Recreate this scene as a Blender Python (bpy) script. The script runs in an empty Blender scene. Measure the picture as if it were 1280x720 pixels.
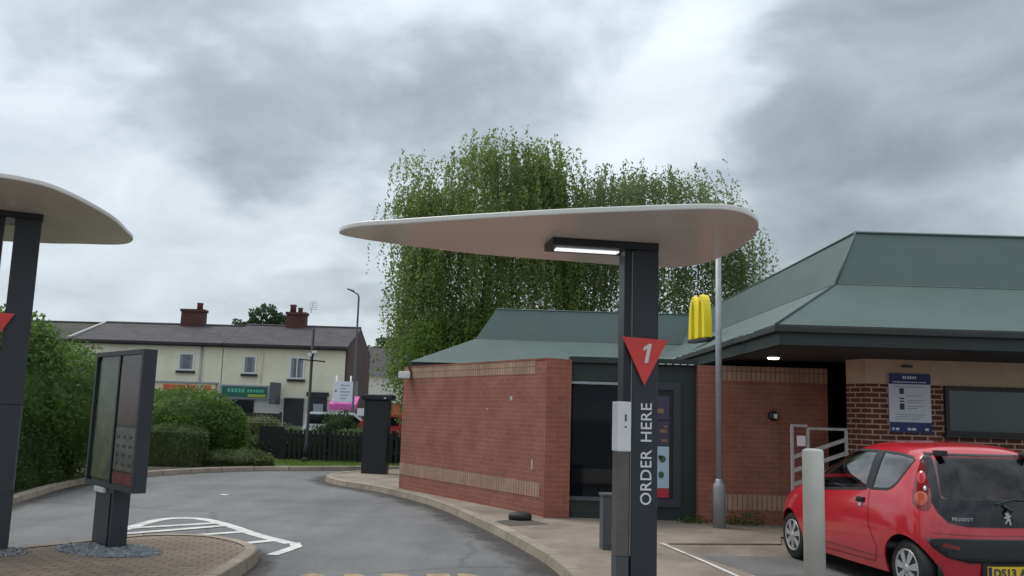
import bpy, bmesh, math, random
import numpy as np
from mathutils import Vector, Matrix
from mathutils.bvhtree import BVHTree
R = math.radians
PI = math.pi
scene = bpy.context.scene
COL = scene.collection
random.seed(7)

# ------------------------------------------------------------------ camera
cam_d = bpy.data.cameras.new('camera')
cam = bpy.data.objects.new('camera', cam_d)
COL.objects.link(cam)
cam_d.sensor_width = 36.0
cam_d.lens = 36.0 * 1100 / 1280
cam_d.clip_start = 0.1
cam_d.clip_end = 2000
cam.matrix_world = (Matrix.Translation((0, 0, 1.65)) @ Matrix.Rotation(R(90 + 8.1), 4, 'X')
                    @ Matrix.Rotation(R(1.7), 4, 'Z'))
scene.camera = cam

# ------------------------------------------------------------------ world, sun, exposure
SUN_EL, SUN_AZ = R(58), R(-60)      # azimuth measured from +Y, towards -X is negative
world = bpy.data.worlds.new('World')
scene.world = world
world.use_nodes = True
wn, wl = world.node_tree.nodes, world.node_tree.links
wn.clear()
def N(nodes, t, **kw):
    n = nodes.new(t)
    for k, v in kw.items():
        setattr(n, k, v)
    return n
w_out = N(wn, 'ShaderNodeOutputWorld')
w_bg = N(wn, 'ShaderNodeBackground')
w_bg.inputs['Strength'].default_value = 0.1
wl.new(w_bg.outputs[0], w_out.inputs[0])
sky = N(wn, 'ShaderNodeTexSky', sky_type='NISHITA', sun_disc=False)
sky.sun_elevation = SUN_EL
sky.sun_rotation = SUN_AZ
tc = N(wn, 'ShaderNodeTexCoord')
def wm(op, a, b=None, c=None):
    n = N(wn, 'ShaderNodeMath', operation=op)
    for i, v in enumerate((a, b, c)):
        if v is None: continue
        if isinstance(v, (int, float)): n.inputs[i].default_value = v
        else: wl.new(v, n.inputs[i])
    return n.outputs[0]
def wv(op, a, b):
    n = N(wn, 'ShaderNodeVectorMath', operation=op)
    for i, v in enumerate((a, b)):
        if isinstance(v, tuple): n.inputs[i].default_value = v
        else: wl.new(v, n.inputs[i])
    return n
DIR = tc.outputs['Generated']
sep = N(wn, 'ShaderNodeSeparateXYZ'); wl.new(DIR, sep.inputs[0])
zc = wm('MAXIMUM', sep.outputs[2], 0.0)
den = wm('ADD', zc, 0.38)
comb = N(wn, 'ShaderNodeCombineXYZ')
wl.new(wm('DIVIDE', sep.outputs[0], den), comb.inputs[0])
wl.new(wm('DIVIDE', sep.outputs[1], den), comb.inputs[1])
def wnoise(vec, scale, detail, rough, off=0.0):
    n = N(wn, 'ShaderNodeTexNoise')
    n.inputs['Scale'].default_value = scale
    n.inputs['Detail'].default_value = detail
    n.inputs['Roughness'].default_value = rough
    v = wv('ADD', vec, (off, off * 0.7, 0)).outputs[0]
    wl.new(v, n.inputs['Vector'])
    return n
n_warp = wnoise(comb.outputs[0], 2.2, 5, 0.55, 3.1)
warp = wv('MULTIPLY', wv('SUBTRACT', n_warp.outputs['Color'], (0.5, 0.5, 0.5)).outputs[0], (0.34, 0.34, 0.30)).outputs[0]
dirw = wv('NORMALIZE', wv('ADD', DIR, warp).outputs[0], (0, 0, 0)).outputs[0]
n1 = wnoise(comb.outputs[0], 3.0, 9, 0.50, 11.3)
n1.inputs['Distortion'].default_value = 0.35
n2 = wnoise(comb.outputs[0], 8.0, 7, 0.55, 5.7)
mr = N(wn, 'ShaderNodeMapRange', interpolation_type='SMOOTHSTEP')
wl.new(n1.outputs['Fac'], mr.inputs[0])
mr.inputs['From Min'].default_value = 0.37; mr.inputs['From Max'].default_value = 0.63
mr.inputs['To Min'].default_value = 0.42; mr.inputs['To Max'].default_value = 0.70
val = mr.outputs[0]
val = wm('MULTIPLY_ADD', wm('SUBTRACT', n2.outputs['Fac'], 0.5), 0.16, val)
CLOUDS = CLOUDLIST = [  # direction, tightness, amount: bright gaps and dark bellies in the cloud cover
    ((-0.3350, 0.9276, 0.1652), 54, 0.20),
    ((-0.4281, 0.8888, 0.1634), 100, 0.12),
    ((-0.1886, 0.9660, 0.1769), 149, 0.16),
    ((0.0789, 0.9423, 0.3253), 215, 0.09),
    ((0.1125, 0.9561, 0.2706), 336, 0.10),
    ((-0.4571, 0.8381, 0.2978), 189, 0.08),
    ((-0.4463, 0.8901, 0.0928), 84, 0.12),
    ((-0.2698, 0.8870, 0.3747), 84, 0.05),
    ((0.2783, 0.9454, 0.1694), 149, 0.06),
    ((0.1734, 0.9021, 0.3951), 100, 0.08),
    ((-0.2947, 0.8957, 0.3331), 149, -0.08),
    ((0.4524, 0.8135, 0.3655), 149, -0.08),
    ((-0.3350, 0.9276, 0.1652), 336, 0.08),
    ((0.3978, 0.8976, 0.1901), 189, -0.06),
    ((-0.3427, 0.9096, 0.2350), 167, -0.18),
    ((-0.1466, 0.9515, 0.2706), 100, -0.16),
    ((-0.0243, 0.9341, 0.3561), 149, -0.10),
    ((-0.2725, 0.9217, 0.2760), 149, -0.12),
    ((0.3331, 0.8968, 0.2912), 100, -0.12),
    ((0.4159, 0.8563, 0.3062), 100, -0.15),
    ((0.4618, 0.8580, 0.2250), 121, -0.08),
    ((0.2960, 0.8831, 0.3641), 149, -0.06),
    ((-0.2299, 0.9644, 0.1304), 247, -0.07),
]
for (d, k, a) in CLOUDS:
    dt = wv('DOT_PRODUCT', dirw, d).outputs['Value']
    g = wm('EXPONENT', wm('MULTIPLY', wm('SUBTRACT', dt, 1.0), k))
    val = wm('MULTIPLY_ADD', g, a, val)
cie = wm('MULTIPLY_ADD', wm('POWER', zc, 1.5), 1.5, 1.0)          # overcast sky: brighter overhead
val = wm('SMOOTH_MIN', val, 0.70, 0.16)
val = wm('SMOOTH_MAX', val, 0.36, 0.16)
n3 = wnoise(comb.outputs[0], 4.2, 9, 0.52, 23.9)
n3.inputs['Distortion'].default_value = 0.5
val = wm('MULTIPLY_ADD', wm('SUBTRACT', n3.outputs['Fac'], 0.5), 0.42, val)
lum = wm('MULTIPLY', wm('MAXIMUM', val, 0.2), cie)
ramp = N(wn, 'ShaderNodeValToRGB')
ramp.color_ramp.elements[0].position = 0.25; ramp.color_ramp.elements[0].color = (0.80, 0.93, 1.03, 1)
ramp.color_ramp.elements[1].position = 0.95; ramp.color_ramp.elements[1].color = (0.915, 0.975, 1.03, 1)
wl.new(val, ramp.inputs[0])
cloud = N(wn, 'ShaderNodeVectorMath', operation='SCALE')
wl.new(ramp.outputs[0], cloud.inputs[0])
wl.new(wm('MULTIPLY', lum, 8.6), cloud.inputs['Scale'])
mixw = N(wn, 'ShaderNodeMix', data_type='RGBA')
mixw.inputs['Factor'].default_value = 0.93
wl.new(sky.outputs[0], mixw.inputs['A'])
wl.new(cloud.outputs[0], mixw.inputs['B'])
wl.new(mixw.outputs['Result'], w_bg.inputs['Color'])

sun_d = bpy.data.lights.new('sun', 'SUN')
sun_d.energy = 1.45
sun_d.angle = R(22)
sun_d.color = (1.0, 0.96, 0.9)
sun = bpy.data.objects.new('sun', sun_d)
COL.objects.link(sun)
sv = Vector((math.sin(SUN_AZ) * math.cos(SUN_EL), math.cos(SUN_AZ) * math.cos(SUN_EL), math.sin(SUN_EL)))
sun.rotation_euler = (-sv).to_track_quat('-Z', 'Y').to_euler()
scene.view_settings.view_transform = 'Standard'
scene.view_settings.look = 'None'
scene.view_settings.exposure = 0.30
scene.view_settings.gamma = 1.0
scene.view_settings.use_curve_mapping = False

# ------------------------------------------------------------------ materials
def mat(name, col, rough=0.6, metal=0.0, var=0.0, vscale=6.0, bump=0.0, bscale=60.0, spec=0.5,
        coat=0.0, col2=None, stain=None, sscale=0.7, emit=None, estr=0.0, trans=0.0, coords='Object'):
    m = bpy.data.materials.new(name)
    m.use_nodes = True
    nt = m.node_tree; nn, ll = nt.nodes, nt.links
    b = nn['Principled BSDF']
    b.inputs['Base Color'].default_value = (*col, 1)
    b.inputs['Roughness'].default_value = rough
    b.inputs['Metallic'].default_value = metal
    b.inputs['Specular IOR Level'].default_value = spec
    b.inputs['Coat Weight'].default_value = coat
    b.inputs['Coat Roughness'].default_value = 0.06
    b.inputs['Transmission Weight'].default_value = trans
    if emit:
        b.inputs['Emission Color'].default_value = (*emit, 1)
        b.inputs['Emission Strength'].default_value = estr
    t = nn.new('ShaderNodeTexCoord')
    cur = None
    if var or col2:
        n = nn.new('ShaderNodeTexNoise'); n.inputs['Scale'].default_value = vscale
        n.inputs['Detail'].default_value = 6; n.inputs['Roughness'].default_value = 0.6
        ll.new(t.outputs[coords], n.inputs['Vector'])
        r = nn.new('ShaderNodeValToRGB')
        a = col2 or tuple(c * (1 - var) for c in col)
        c2 = col if col2 else tuple(min(1, c * (1 + var)) for c in col)
        r.color_ramp.elements[0].position = 0.32; r.color_ramp.elements[0].color = (*a, 1)
        r.color_ramp.elements[1].position = 0.68; r.color_ramp.elements[1].color = (*c2, 1)
        ll.new(n.outputs['Fac'], r.inputs[0])
        cur = r.outputs[0]
    if stain:
        n = nn.new('ShaderNodeTexNoise'); n.inputs['Scale'].default_value = sscale
        n.inputs['Detail'].default_value = 8; n.inputs['Roughness'].default_value = 0.65
        ll.new(t.outputs[coords], n.inputs['Vector'])
        r = nn.new('ShaderNodeValToRGB')
        r.color_ramp.elements[0].position = 0.45; r.color_ramp.elements[0].color = (0, 0, 0, 1)
        r.color_ramp.elements[1].position = 0.68; r.color_ramp.elements[1].color = (1, 1, 1, 1)
        ll.new(n.outputs['Fac'], r.inputs[0])
        mx = nn.new('ShaderNodeMix'); mx.data_type = 'RGBA'
        ll.new(r.outputs[0], mx.inputs['Factor'])
        if cur: ll.new(cur, mx.inputs['A'])
        else: mx.inputs['A'].default_value = (*col, 1)
        mx.inputs['B'].default_value = (*stain, 1)
        cur = mx.outputs['Result']
    if cur: ll.new(cur, b.inputs['Base Color'])
    if bump:
        n = nn.new('ShaderNodeTexNoise'); n.inputs['Scale'].default_value = bscale
        n.inputs['Detail'].default_value = 4
        ll.new(t.outputs[coords], n.inputs['Vector'])
        bp = nn.new('ShaderNodeBump'); bp.inputs['Strength'].default_value = bump
        bp.inputs['Distance'].default_value = 0.02
        ll.new(n.outputs['Fac'], bp.inputs['Height'])
        ll.new(bp.outputs[0], b.inputs['Normal'])
    return m

def brick_mat(name, c1, c2, mortar, bw=0.225, rh=0.075, mw=0.010, off=0.5, rough=0.85, bump=0.6, grime=None, gscale=0.8):
    m = bpy.data.materials.new(name); m.use_nodes = True
    nt = m.node_tree; nn, ll = nt.nodes, nt.links
    b = nn['Principled BSDF']; b.inputs['Roughness'].default_value = rough
    b.inputs['Specular IOR Level'].default_value = 0.3
    t = nn.new('ShaderNodeTexCoord')
    br = nn.new('ShaderNodeTexBrick')
    br.offset = off
    br.inputs['Scale'].default_value = 1.0
    br.inputs['Brick Width'].default_value = bw
    br.inputs['Row Height'].default_value = rh
    br.inputs['Mortar Size'].default_value = mw
    br.inputs['Mortar Smooth'].default_value = 0.25
    br.inputs['Color1'].default_value = (*c1, 1); br.inputs['Color2'].default_value = (*c2, 1)
    br.inputs['Mortar'].default_value = (*mortar, 1)
    ll.new(t.outputs['UV'], br.inputs['Vector'])
    n = nn.new('ShaderNodeTexNoise'); n.inputs['Scale'].default_value = 1.3; n.inputs['Detail'].default_value = 8
    n.inputs['Roughness'].default_value = 0.7
    ll.new(t.outputs['UV'], n.inputs['Vector'])
    mp = nn.new('ShaderNodeMapRange'); mp.inputs['From Min'].default_value = 0.3; mp.inputs['From Max'].default_value = 0.7
    mp.inputs['To Min'].default_value = 0.72; mp.inputs['To Max'].default_value = 1.22
    ll.new(n.outputs['Fac'], mp.inputs[0])
    sc = nn.new('ShaderNodeVectorMath'); sc.operation = 'SCALE'
    ll.new(br.outputs['Color'], sc.inputs[0]); ll.new(mp.outputs[0], sc.inputs['Scale'])
    cur = sc.outputs[0]
    if grime:
        g = nn.new('ShaderNodeTexNoise'); g.inputs['Scale'].default_value = gscale; g.inputs['Detail'].default_value = 9
        g.inputs['Roughness'].default_value = 0.7
        ll.new(t.outputs['Object'], g.inputs['Vector'])
        r = nn.new('ShaderNodeValToRGB')
        r.color_ramp.elements[0].position = 0.5; r.color_ramp.elements[0].color = (0, 0, 0, 1)
        r.color_ramp.elements[1].position = 0.72; r.color_ramp.elements[1].color = (0.75, 0.75, 0.75, 1)
        ll.new(g.outputs['Fac'], r.inputs[0])
        mx = nn.new('ShaderNodeMix'); mx.data_type = 'RGBA'
        ll.new(r.outputs[0], mx.inputs['Factor']); ll.new(cur, mx.inputs['A']); mx.inputs['B'].default_value = (*grime, 1)
        cur = mx.outputs['Result']
    ll.new(cur, b.inputs['Base Color'])
    bp = nn.new('ShaderNodeBump'); bp.inputs['Strength'].default_value = bump; bp.inputs['Distance'].default_value = 0.008
    bp.invert = True
    ll.new(br.outputs['Fac'], bp.inputs['Height']); ll.new(bp.outputs[0], b.inputs['Normal'])
    return m

def leaf_mat(name, dark, light, scale=1.2, trans=0.6):
    m = bpy.data.materials.new(name); m.use_nodes = True
    nt = m.node_tree; nn, ll = nt.nodes, nt.links
    nn.clear()
    o = nn.new('ShaderNodeOutputMaterial')
    d = nn.new('ShaderNodeBsdfPrincipled'); d.inputs['Roughness'].default_value = 0.55
    d.inputs['Specular IOR Level'].default_value = 0.3
    tr = nn.new('ShaderNodeBsdfTranslucent')
    mx = nn.new('ShaderNodeMixShader'); mx.inputs[0].default_value = trans
    t = nn.new('ShaderNodeTexCoord')
    n = nn.new('ShaderNodeTexNoise'); n.inputs['Scale'].default_value = scale; n.inputs['Detail'].default_value = 5
    n.inputs['Roughness'].default_value = 0.7
    ll.new(t.outputs['Object'], n.inputs['Vector'])
    r = nn.new('ShaderNodeValToRGB')
    r.color_ramp.elements[0].position = 0.36; r.color_ramp.elements[0].color = (*dark, 1)
    r.color_ramp.elements[1].position = 0.66; r.color_ramp.elements[1].color = (*light, 1)
    ll.new(n.outputs['Fac'], r.inputs[0])
    ll.new(r.outputs[0], d.inputs['Base Color']); ll.new(r.outputs[0], tr.inputs['Color'])
    ll.new(d.outputs[0], mx.inputs[1]); ll.new(tr.outputs[0], mx.inputs[2]); ll.new(mx.outputs[0], o.inputs[0])
    return m

def glass_mat(name, col, alpha, rough=0.03):
    """thin pane: mostly see-through tinted, reflecting at its surface"""
    m = bpy.data.materials.new(name); m.use_nodes = True
    nt = m.node_tree; nn, ll = nt.nodes, nt.links
    nn.clear()
    o = nn.new('ShaderNodeOutputMaterial')
    tp = nn.new('ShaderNodeBsdfTransparent'); tp.inputs[0].default_value = (*col, 1)
    gl = nn.new('ShaderNodeBsdfGlossy'); gl.inputs['Roughness'].default_value = rough
    fr = nn.new('ShaderNodeFresnel'); fr.inputs['IOR'].default_value = 1.5
    mm = nn.new('ShaderNodeMath'); mm.operation = 'MULTIPLY_ADD'
    mm.inputs[1].default_value = 1.0; mm.inputs[2].default_value = alpha
    ll.new(fr.outputs[0], mm.inputs[0])
    mx = nn.new('ShaderNodeMixShader')
    ll.new(mm.outputs[0], mx.inputs[0]); ll.new(tp.outputs[0], mx.inputs[1]); ll.new(gl.outputs[0], mx.inputs[2])
    ll.new(mx.outputs[0], o.inputs[0])
    return m

M = {}
M['asphalt'] = mat('asphalt', (0.158, 0.158, 0.160), 0.8, var=0.16, vscale=0.55, bump=0.5, bscale=150, stain=(0.115, 0.114, 0.113), sscale=0.35)
def asphalt_mat():
    m = bpy.data.materials.new('worn_asphalt'); m.use_nodes = True
    nt = m.node_tree; nn, ll = nt.nodes, nt.links
    b = nn['Principled BSDF']; b.inputs['Specular IOR Level'].default_value = 0.35
    t = nn.new('ShaderNodeTexCoord')
    def noise(sc, det, ro, vec=None, st=None):
        n = nn.new('ShaderNodeTexNoise'); n.inputs['Scale'].default_value = sc; n.inputs['Detail'].default_value = det; n.inputs['Roughness'].default_value = ro
        if st:
            mp = nn.new('ShaderNodeMapping'); mp.inputs['Scale'].default_value = st; mp.inputs['Rotation'].default_value = (0, 0, R(12))
            ll.new(t.outputs['Object'], mp.inputs[0]); ll.new(mp.outputs[0], n.inputs['Vector'])
        else: ll.new(t.outputs['Object'], n.inputs['Vector'])
        return n.outputs['Fac']
    def rng_(v, a, b_, c, d):
        n = nn.new('ShaderNodeMapRange'); ll.new(v, n.inputs[0])
        for i, x in enumerate((a, b_, c, d)): n.inputs[i + 1].default_value = x
        return n.outputs[0]
    def mul(a, c):
        n = nn.new('ShaderNodeMath'); n.operation = 'MULTIPLY'; ll.new(a, n.inputs[0])
        if isinstance(c, float): n.inputs[1].default_value = c
        else: ll.new(c, n.inputs[1])
        return n.outputs[0]
    v = rng_(noise(0.45, 9, 0.68), 0.32, 0.68, 0.78, 1.18)                       # large wear and damp patches
    v = mul(v, rng_(noise(1.0, 6, 0.6, st=(1.5, 0.22, 1)), 0.35, 0.65, 0.86, 1.10))  # tracks along the lane
    v = mul(v, rng_(noise(38, 3, 0.7), 0.3, 0.7, 0.80, 1.20))                       # aggregate
    vo = nn.new('ShaderNodeTexVoronoi'); vo.inputs['Scale'].default_value = 1.7; ll.new(t.outputs['Object'], vo.inputs['Vector'])
    v = mul(v, rng_(vo.outputs['Distance'], 0.03, 0.10, 0.72, 1.0))                # oil drips
    ve = nn.new('ShaderNodeTexVoronoi'); ve.feature = 'DISTANCE_TO_EDGE'; ve.inputs['Scale'].default_value = 0.23
    wv_ = nn.new('ShaderNodeTexNoise'); wv_.inputs['Scale'].default_value = 1.6; wv_.inputs['Detail'].default_value = 6
    ll.new(t.outputs['Object'], wv_.inputs['Vector'])
    ad = nn.new('ShaderNodeMix'); ad.data_type = 'RGBA'; ad.inputs['Factor'].default_value = 0.25
    ll.new(t.outputs['Object'], ad.inputs['A']); ll.new(wv_.outputs['Color'], ad.inputs['B']); ll.new(ad.outputs['Result'], ve.inputs['Vector'])
    v = mul(v, rng_(ve.outputs['Distance'], 0.0, 0.010, 0.72, 1.0))                # hair cracks
    cb = nn.new('ShaderNodeVectorMath'); cb.operation = 'SCALE'; cb.inputs[0].default_value = (0.152, 0.150, 0.149); ll.new(v, cb.inputs['Scale'])
    ll.new(cb.outputs[0], b.inputs['Base Color'])
    ll.new(rng_(noise(0.6, 5, 0.6), 0.3, 0.7, 0.55, 0.85), b.inputs['Roughness'])
    bp = nn.new('ShaderNodeBump'); bp.inputs['Strength'].default_value = 0.5; bp.inputs['Distance'].default_value = 0.012
    ll.new(noise(55, 4, 0.7), bp.inputs['Height']); ll.new(bp.outputs[0], b.inputs['Normal'])
    return m
M['asphalt'] = asphalt_mat()
def dirt_mat():
    m = bpy.data.materials.new('kerb_dirt'); m.use_nodes = True
    nt = m.node_tree; nn, ll = nt.nodes, nt.links
    b = nn['Principled BSDF']; b.inputs['Base Color'].default_value = (0.062, 0.052, 0.044, 1); b.inputs['Roughness'].default_value = 0.95
    o = nn['Material Output']
    t = nn.new('ShaderNodeTexCoord'); sp = nn.new('ShaderNodeSeparateXYZ'); ll.new(t.outputs['UV'], sp.inputs[0])
    n = nn.new('ShaderNodeTexNoise'); n.inputs['Scale'].default_value = 2.6; n.inputs['Detail'].default_value = 9; n.inputs['Roughness'].default_value = 0.7
    ll.new(t.outputs['Object'], n.inputs['Vector'])
    s = nn.new('ShaderNodeMath'); s.operation = 'SUBTRACT'; ll.new(n.outputs['Fac'], s.inputs[0]); ll.new(sp.outputs[1], s.inputs[1])
    r_ = nn.new('ShaderNodeMapRange'); ll.new(s.outputs[0], r_.inputs[0]); r_.inputs[1].default_value = -0.12; r_.inputs[2].default_value = 0.42; r_.inputs[3].default_value = 0.0; r_.inputs[4].default_value = 0.9
    tp = nn.new('ShaderNodeBsdfTransparent'); mx = nn.new('ShaderNodeMixShader')
    ll.new(r_.outputs[0], mx.inputs[0]); ll.new(tp.outputs[0], mx.inputs[1]); ll.new(b.outputs[0], mx.inputs[2]); ll.new(mx.outputs[0], o.inputs[0])
    return m
M['dirt'] = dirt_mat()
M['ground'] = mat('far_ground', (0.11, 0.12, 0.09), 0.9, var=0.2, vscale=0.3)
M['paving'] = mat('paving', (0.265, 0.218, 0.176), 0.85, var=0.2, vscale=1.6, bump=0.5, bscale=90, stain=(0.165, 0.135, 0.11), sscale=1.1)
M['kerb'] = brick_mat('kerb_concrete', (0.32, 0.268, 0.212), (0.28, 0.238, 0.19), (0.12, 0.105, 0.09), bw=0.9, rh=5, mw=0.014, off=0, grime=(0.19, 0.16, 0.13), gscale=2.5)
M['blocks'] = brick_mat('island_blocks', (0.265, 0.195, 0.142), (0.23, 0.172, 0.128), (0.11, 0.085, 0.07), bw=0.2, rh=0.1, mw=0.010, off=0.5, bump=0.4, grime=(0.13, 0.105, 0.085), gscale=1.4)
M['soil'] = mat('soil', (0.055, 0.043, 0.034), 0.95, var=0.4, vscale=5, bump=1.0, bscale=25)
M['grass'] = mat('grass', (0.075, 0.12, 0.03), 0.9, var=0.35, vscale=3, bump=0.8, bscale=40)
M['line'] = mat('white_paint', (0.62, 0.61, 0.58), 0.7, var=0.12, vscale=8, stain=(0.36, 0.355, 0.345), sscale=3.0)
M['yline'] = mat('faded_yellow_paint', (0.38, 0.285, 0.15), 0.8, stain=(0.2, 0.17, 0.13), sscale=4.0, var=0.1)
M['brick_or'] = brick_mat('orange_red_brick', (0.315, 0.122, 0.088), (0.278, 0.106, 0.076), (0.345, 0.175, 0.132), mw=0.006, bump=0.4, grime=(0.215, 0.082, 0.062), gscale=1.1)
M['soldier'] = brick_mat('soldier_course', (0.43, 0.28, 0.195), (0.37, 0.235, 0.165), (0.19, 0.125, 0.09), bw=0.075, rh=0.6, mw=0.008, off=0, bump=0.5, grime=(0.26, 0.16, 0.105), gscale=2.2)
M['brick_dk'] = brick_mat('dark_red_brick', (0.165, 0.056, 0.042), (0.12, 0.044, 0.035), (0.50, 0.385, 0.28), mw=0.011, bump=0.4)
M['buff'] = mat('buff_render', (0.62, 0.455, 0.32), 0.9, var=0.08, vscale=3, bump=0.3, bscale=120)
M['roof_gr'] = mat('green_metal_roof', (0.060, 0.096, 0.086), 0.55, var=0.10, vscale=1.4, stain=(0.074, 0.108, 0.098), sscale=0.6, bump=0.04, bscale=14)
M['dkgreen'] = mat('dark_green_trim', (0.018, 0.030, 0.026), 0.45, var=0.15, vscale=3)
M['soffit'] = mat('soffit', (0.03, 0.036, 0.034), 0.7, var=0.1)
M['char'] = mat('charcoal_metal', (0.030, 0.036, 0.046), 0.45, var=0.14, vscale=2.5, bump=0.03, bscale=30)
M['char_dk'] = mat('dark_charcoal_metal', (0.012, 0.014, 0.018), 0.4, var=0.1)
M['char_lt'] = mat('mid_grey_metal', (0.072, 0.080, 0.09), 0.5, var=0.08)
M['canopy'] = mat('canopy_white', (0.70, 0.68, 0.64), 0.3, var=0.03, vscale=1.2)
M['canopy_under'] = mat('canopy_bounce_tint', (0.84, 0.75, 0.68), 0.16, var=0.05, vscale=0.9, spec=0.7)  # white canopy's underside, pinkish reflected light put into its colour
M['led'] = mat('led_strip', (0.9, 0.9, 0.9), 0.4, emit=(0.95, 0.98, 1.0), estr=0.75)
M['lamp_lit'] = mat('lamp_lit', (0.9, 0.9, 0.85), 0.4, emit=(1, 0.93, 0.78), estr=2.6)
M['wplastic'] = mat('white_plastic', (0.78, 0.78, 0.79), 0.4, var=0.03)
M['steel'] = mat('brushed_steel', (0.15, 0.13, 0.125), 0.4, metal=0.5, var=0.22, vscale=2.2)
M['red_sign'] = mat('red_sign', (0.80, 0.065, 0.06), 0.45)
M['white'] = mat('white_letters', (0.78, 0.78, 0.77), 0.5)
M['galv'] = mat('galvanised_steel', (0.33, 0.34, 0.36), 0.5, metal=0.3, var=0.1, vscale=5)
M['bol'] = mat('bollard_grey', (0.57, 0.56, 0.50), 0.4, metal=0.0, var=0.07, vscale=3)
M['railing'] = mat('railing_grey', (0.36, 0.36, 0.34), 0.55, var=0.1)
M['yellow'] = mat('yellow_plastic', (0.93, 0.74, 0.015), 0.35)
M['dglass'] = mat('dark_window_glass', (0.004, 0.006, 0.010), 0.05, spec=0.25)
M['screen'] = mat('screen_glass', (0.010, 0.012, 0.011), 0.12, spec=0.5)
M['gglass'] = mat('grey_window_glass', (0.085, 0.105, 0.105), 0.12, var=0.12, vscale=2.2, spec=0.6)
M['brown'] = mat('dark_brown_frame', (0.022, 0.017, 0.015), 0.45)
M['navy'] = mat('navy_blue', (0.016, 0.03, 0.145), 0.45)
M['paper'] = mat('sign_white', (0.72, 0.76, 0.82), 0.45)
M['ink'] = mat('sign_ink', (0.05, 0.055, 0.065), 0.6)
M['greyink'] = mat('sign_grey_ink', (0.36, 0.39, 0.43), 0.6)
M['lblue'] = mat('poster_pale_blue', (0.42, 0.56, 0.66), 0.35)
M['purple'] = mat('poster_dark_purple', (0.055, 0.045, 0.085), 0.3)
M['pred'] = mat('poster_red', (0.46, 0.025, 0.05), 0.4)
M['pgreen'] = mat('poster_green', (0.05, 0.10, 0.05), 0.4)
M['ptan'] = mat('poster_tan', (0.25, 0.15, 0.08), 0.4)
M['rubber'] = mat('black_rubber', (0.012, 0.012, 0.012), 0.6, bump=0.2, bscale=60)
M['iron'] = mat('cast_iron', (0.085, 0.072, 0.06), 0.7, var=0.15, vscale=9, bump=0.6, bscale=70)
M['pebble'] = mat('pebbles', (0.17, 0.18, 0.195), 0.75, var=0.55, vscale=14)
M['fence'] = mat('black_fence_paint', (0.012, 0.013, 0.015), 0.7, var=0.2)
M['cream'] = mat('cream_render', (0.74, 0.70, 0.55), 0.9, var=0.05, vscale=0.8, bump=0.15, bscale=30, stain=(0.63, 0.585, 0.45), sscale=0.5)
M['greyrend'] = mat('pale_grey_render', (0.47, 0.465, 0.45), 0.9, var=0.06, vscale=0.8)
M['wrend'] = mat('white_render', (0.62, 0.60, 0.57), 0.9, var=0.05, vscale=0.8)
M['slate'] = brick_mat('roof_slates', (0.088, 0.080, 0.084), (0.068, 0.062, 0.067), (0.04, 0.036, 0.038), bw=0.3, rh=0.22, mw=0.012, off=0.5, bump=0.5, grime=(0.105, 0.092, 0.085), gscale=0.6)
M['mossy'] = brick_mat('mossy_tiles', (0.062, 0.064, 0.05), (0.05, 0.05, 0.042), (0.025, 0.025, 0.022), bw=0.3, rh=0.3, mw=0.014, off=0.5, bump=0.5, grime=(0.055, 0.066, 0.035), gscale=0.7)
M['chim'] = brick_mat('chimney_brick', (0.115, 0.042, 0.036), (0.085, 0.034, 0.03), (0.11, 0.075, 0.065), bump=0.4)
M['gable'] = brick_mat('gable_brick', (0.085, 0.045, 0.042), (0.062, 0.036, 0.035), (0.09, 0.07, 0.062), bump=0.4)
M['pot'] = mat('clay_pot', (0.12, 0.055, 0.042), 0.85, var=0.2)
M['gutter'] = mat('black_gutter', (0.016, 0.015, 0.016), 0.5)
M['lead'] = mat('verge_mortar', (0.33, 0.33, 0.31), 0.8, var=0.15)
M['upvc'] = mat('white_upvc', (0.68, 0.68, 0.67), 0.4)
M['hglass'] = mat('house_window_glass', (0.11, 0.125, 0.14), 0.1, var=0.3, vscale=3.0, spec=0.6)
M['net'] = mat('net_curtain', (0.24, 0.25, 0.27), 0.9, var=0.1, vscale=10)
M['orange'] = mat('orange_red_fascia', (0.58, 0.085, 0.03), 0.5, var=0.1)
M['cream_sign'] = mat('cream_fascia', (0.6, 0.5, 0.33), 0.6)
M['greensign'] = mat('green_fascia', (0.012, 0.10, 0.07), 0.4, var=0.2, vscale=2)
M['greentext'] = mat('green_lettering', (0.08, 0.42, 0.30), 0.5)
M['olive'] = mat('yellow_green_patch', (0.30, 0.36, 0.06), 0.5)
M['dark'] = mat('near_black', (0.012, 0.012, 0.016), 0.5)
M['boards'] = mat('dark_brown_boards', (0.028, 0.025, 0.024), 0.8, var=0.15)
M['bluegrey'] = mat('shop_blue_grey', (0.26, 0.29, 0.33), 0.5)
M['pink'] = mat('pink_fabric', (0.55, 0.10, 0.36), 0.7, var=0.1)
M['shoporange'] = mat('orange_brick_front', (0.42, 0.13, 0.055), 0.7, var=0.12)
M['concrete'] = mat('street_concrete', (0.26, 0.255, 0.24), 0.9, var=0.12, vscale=1)
M['vanw'] = mat('white_car_paint', (0.66, 0.68, 0.70), 0.25, coat=0.6)
M['carred'] = mat('red_car_paint', (0.51, 0.013, 0.027), 0.25, coat=1.0, spec=0.5)
M['carred2'] = mat('distant_red_paint', (0.42, 0.03, 0.03), 0.3, coat=0.6)
M['rglass'] = glass_mat('rear_glass', (0.80, 0.86, 0.85), 0.015)
M['cglass'] = glass_mat('car_glass', (0.72, 0.77, 0.76), 0.20)
M['ctint'] = mat('gloss_black_glass', (0.006, 0.007, 0.009), 0.08, spec=0.6)
M['cblack'] = mat('black_car_plastic', (0.017, 0.018, 0.02), 0.5, var=0.1)
M['cint'] = mat('car_interior', (0.025, 0.026, 0.03), 0.85)
M['chrome'] = mat('chrome', (0.75, 0.76, 0.78), 0.18, metal=0.9)
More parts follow.
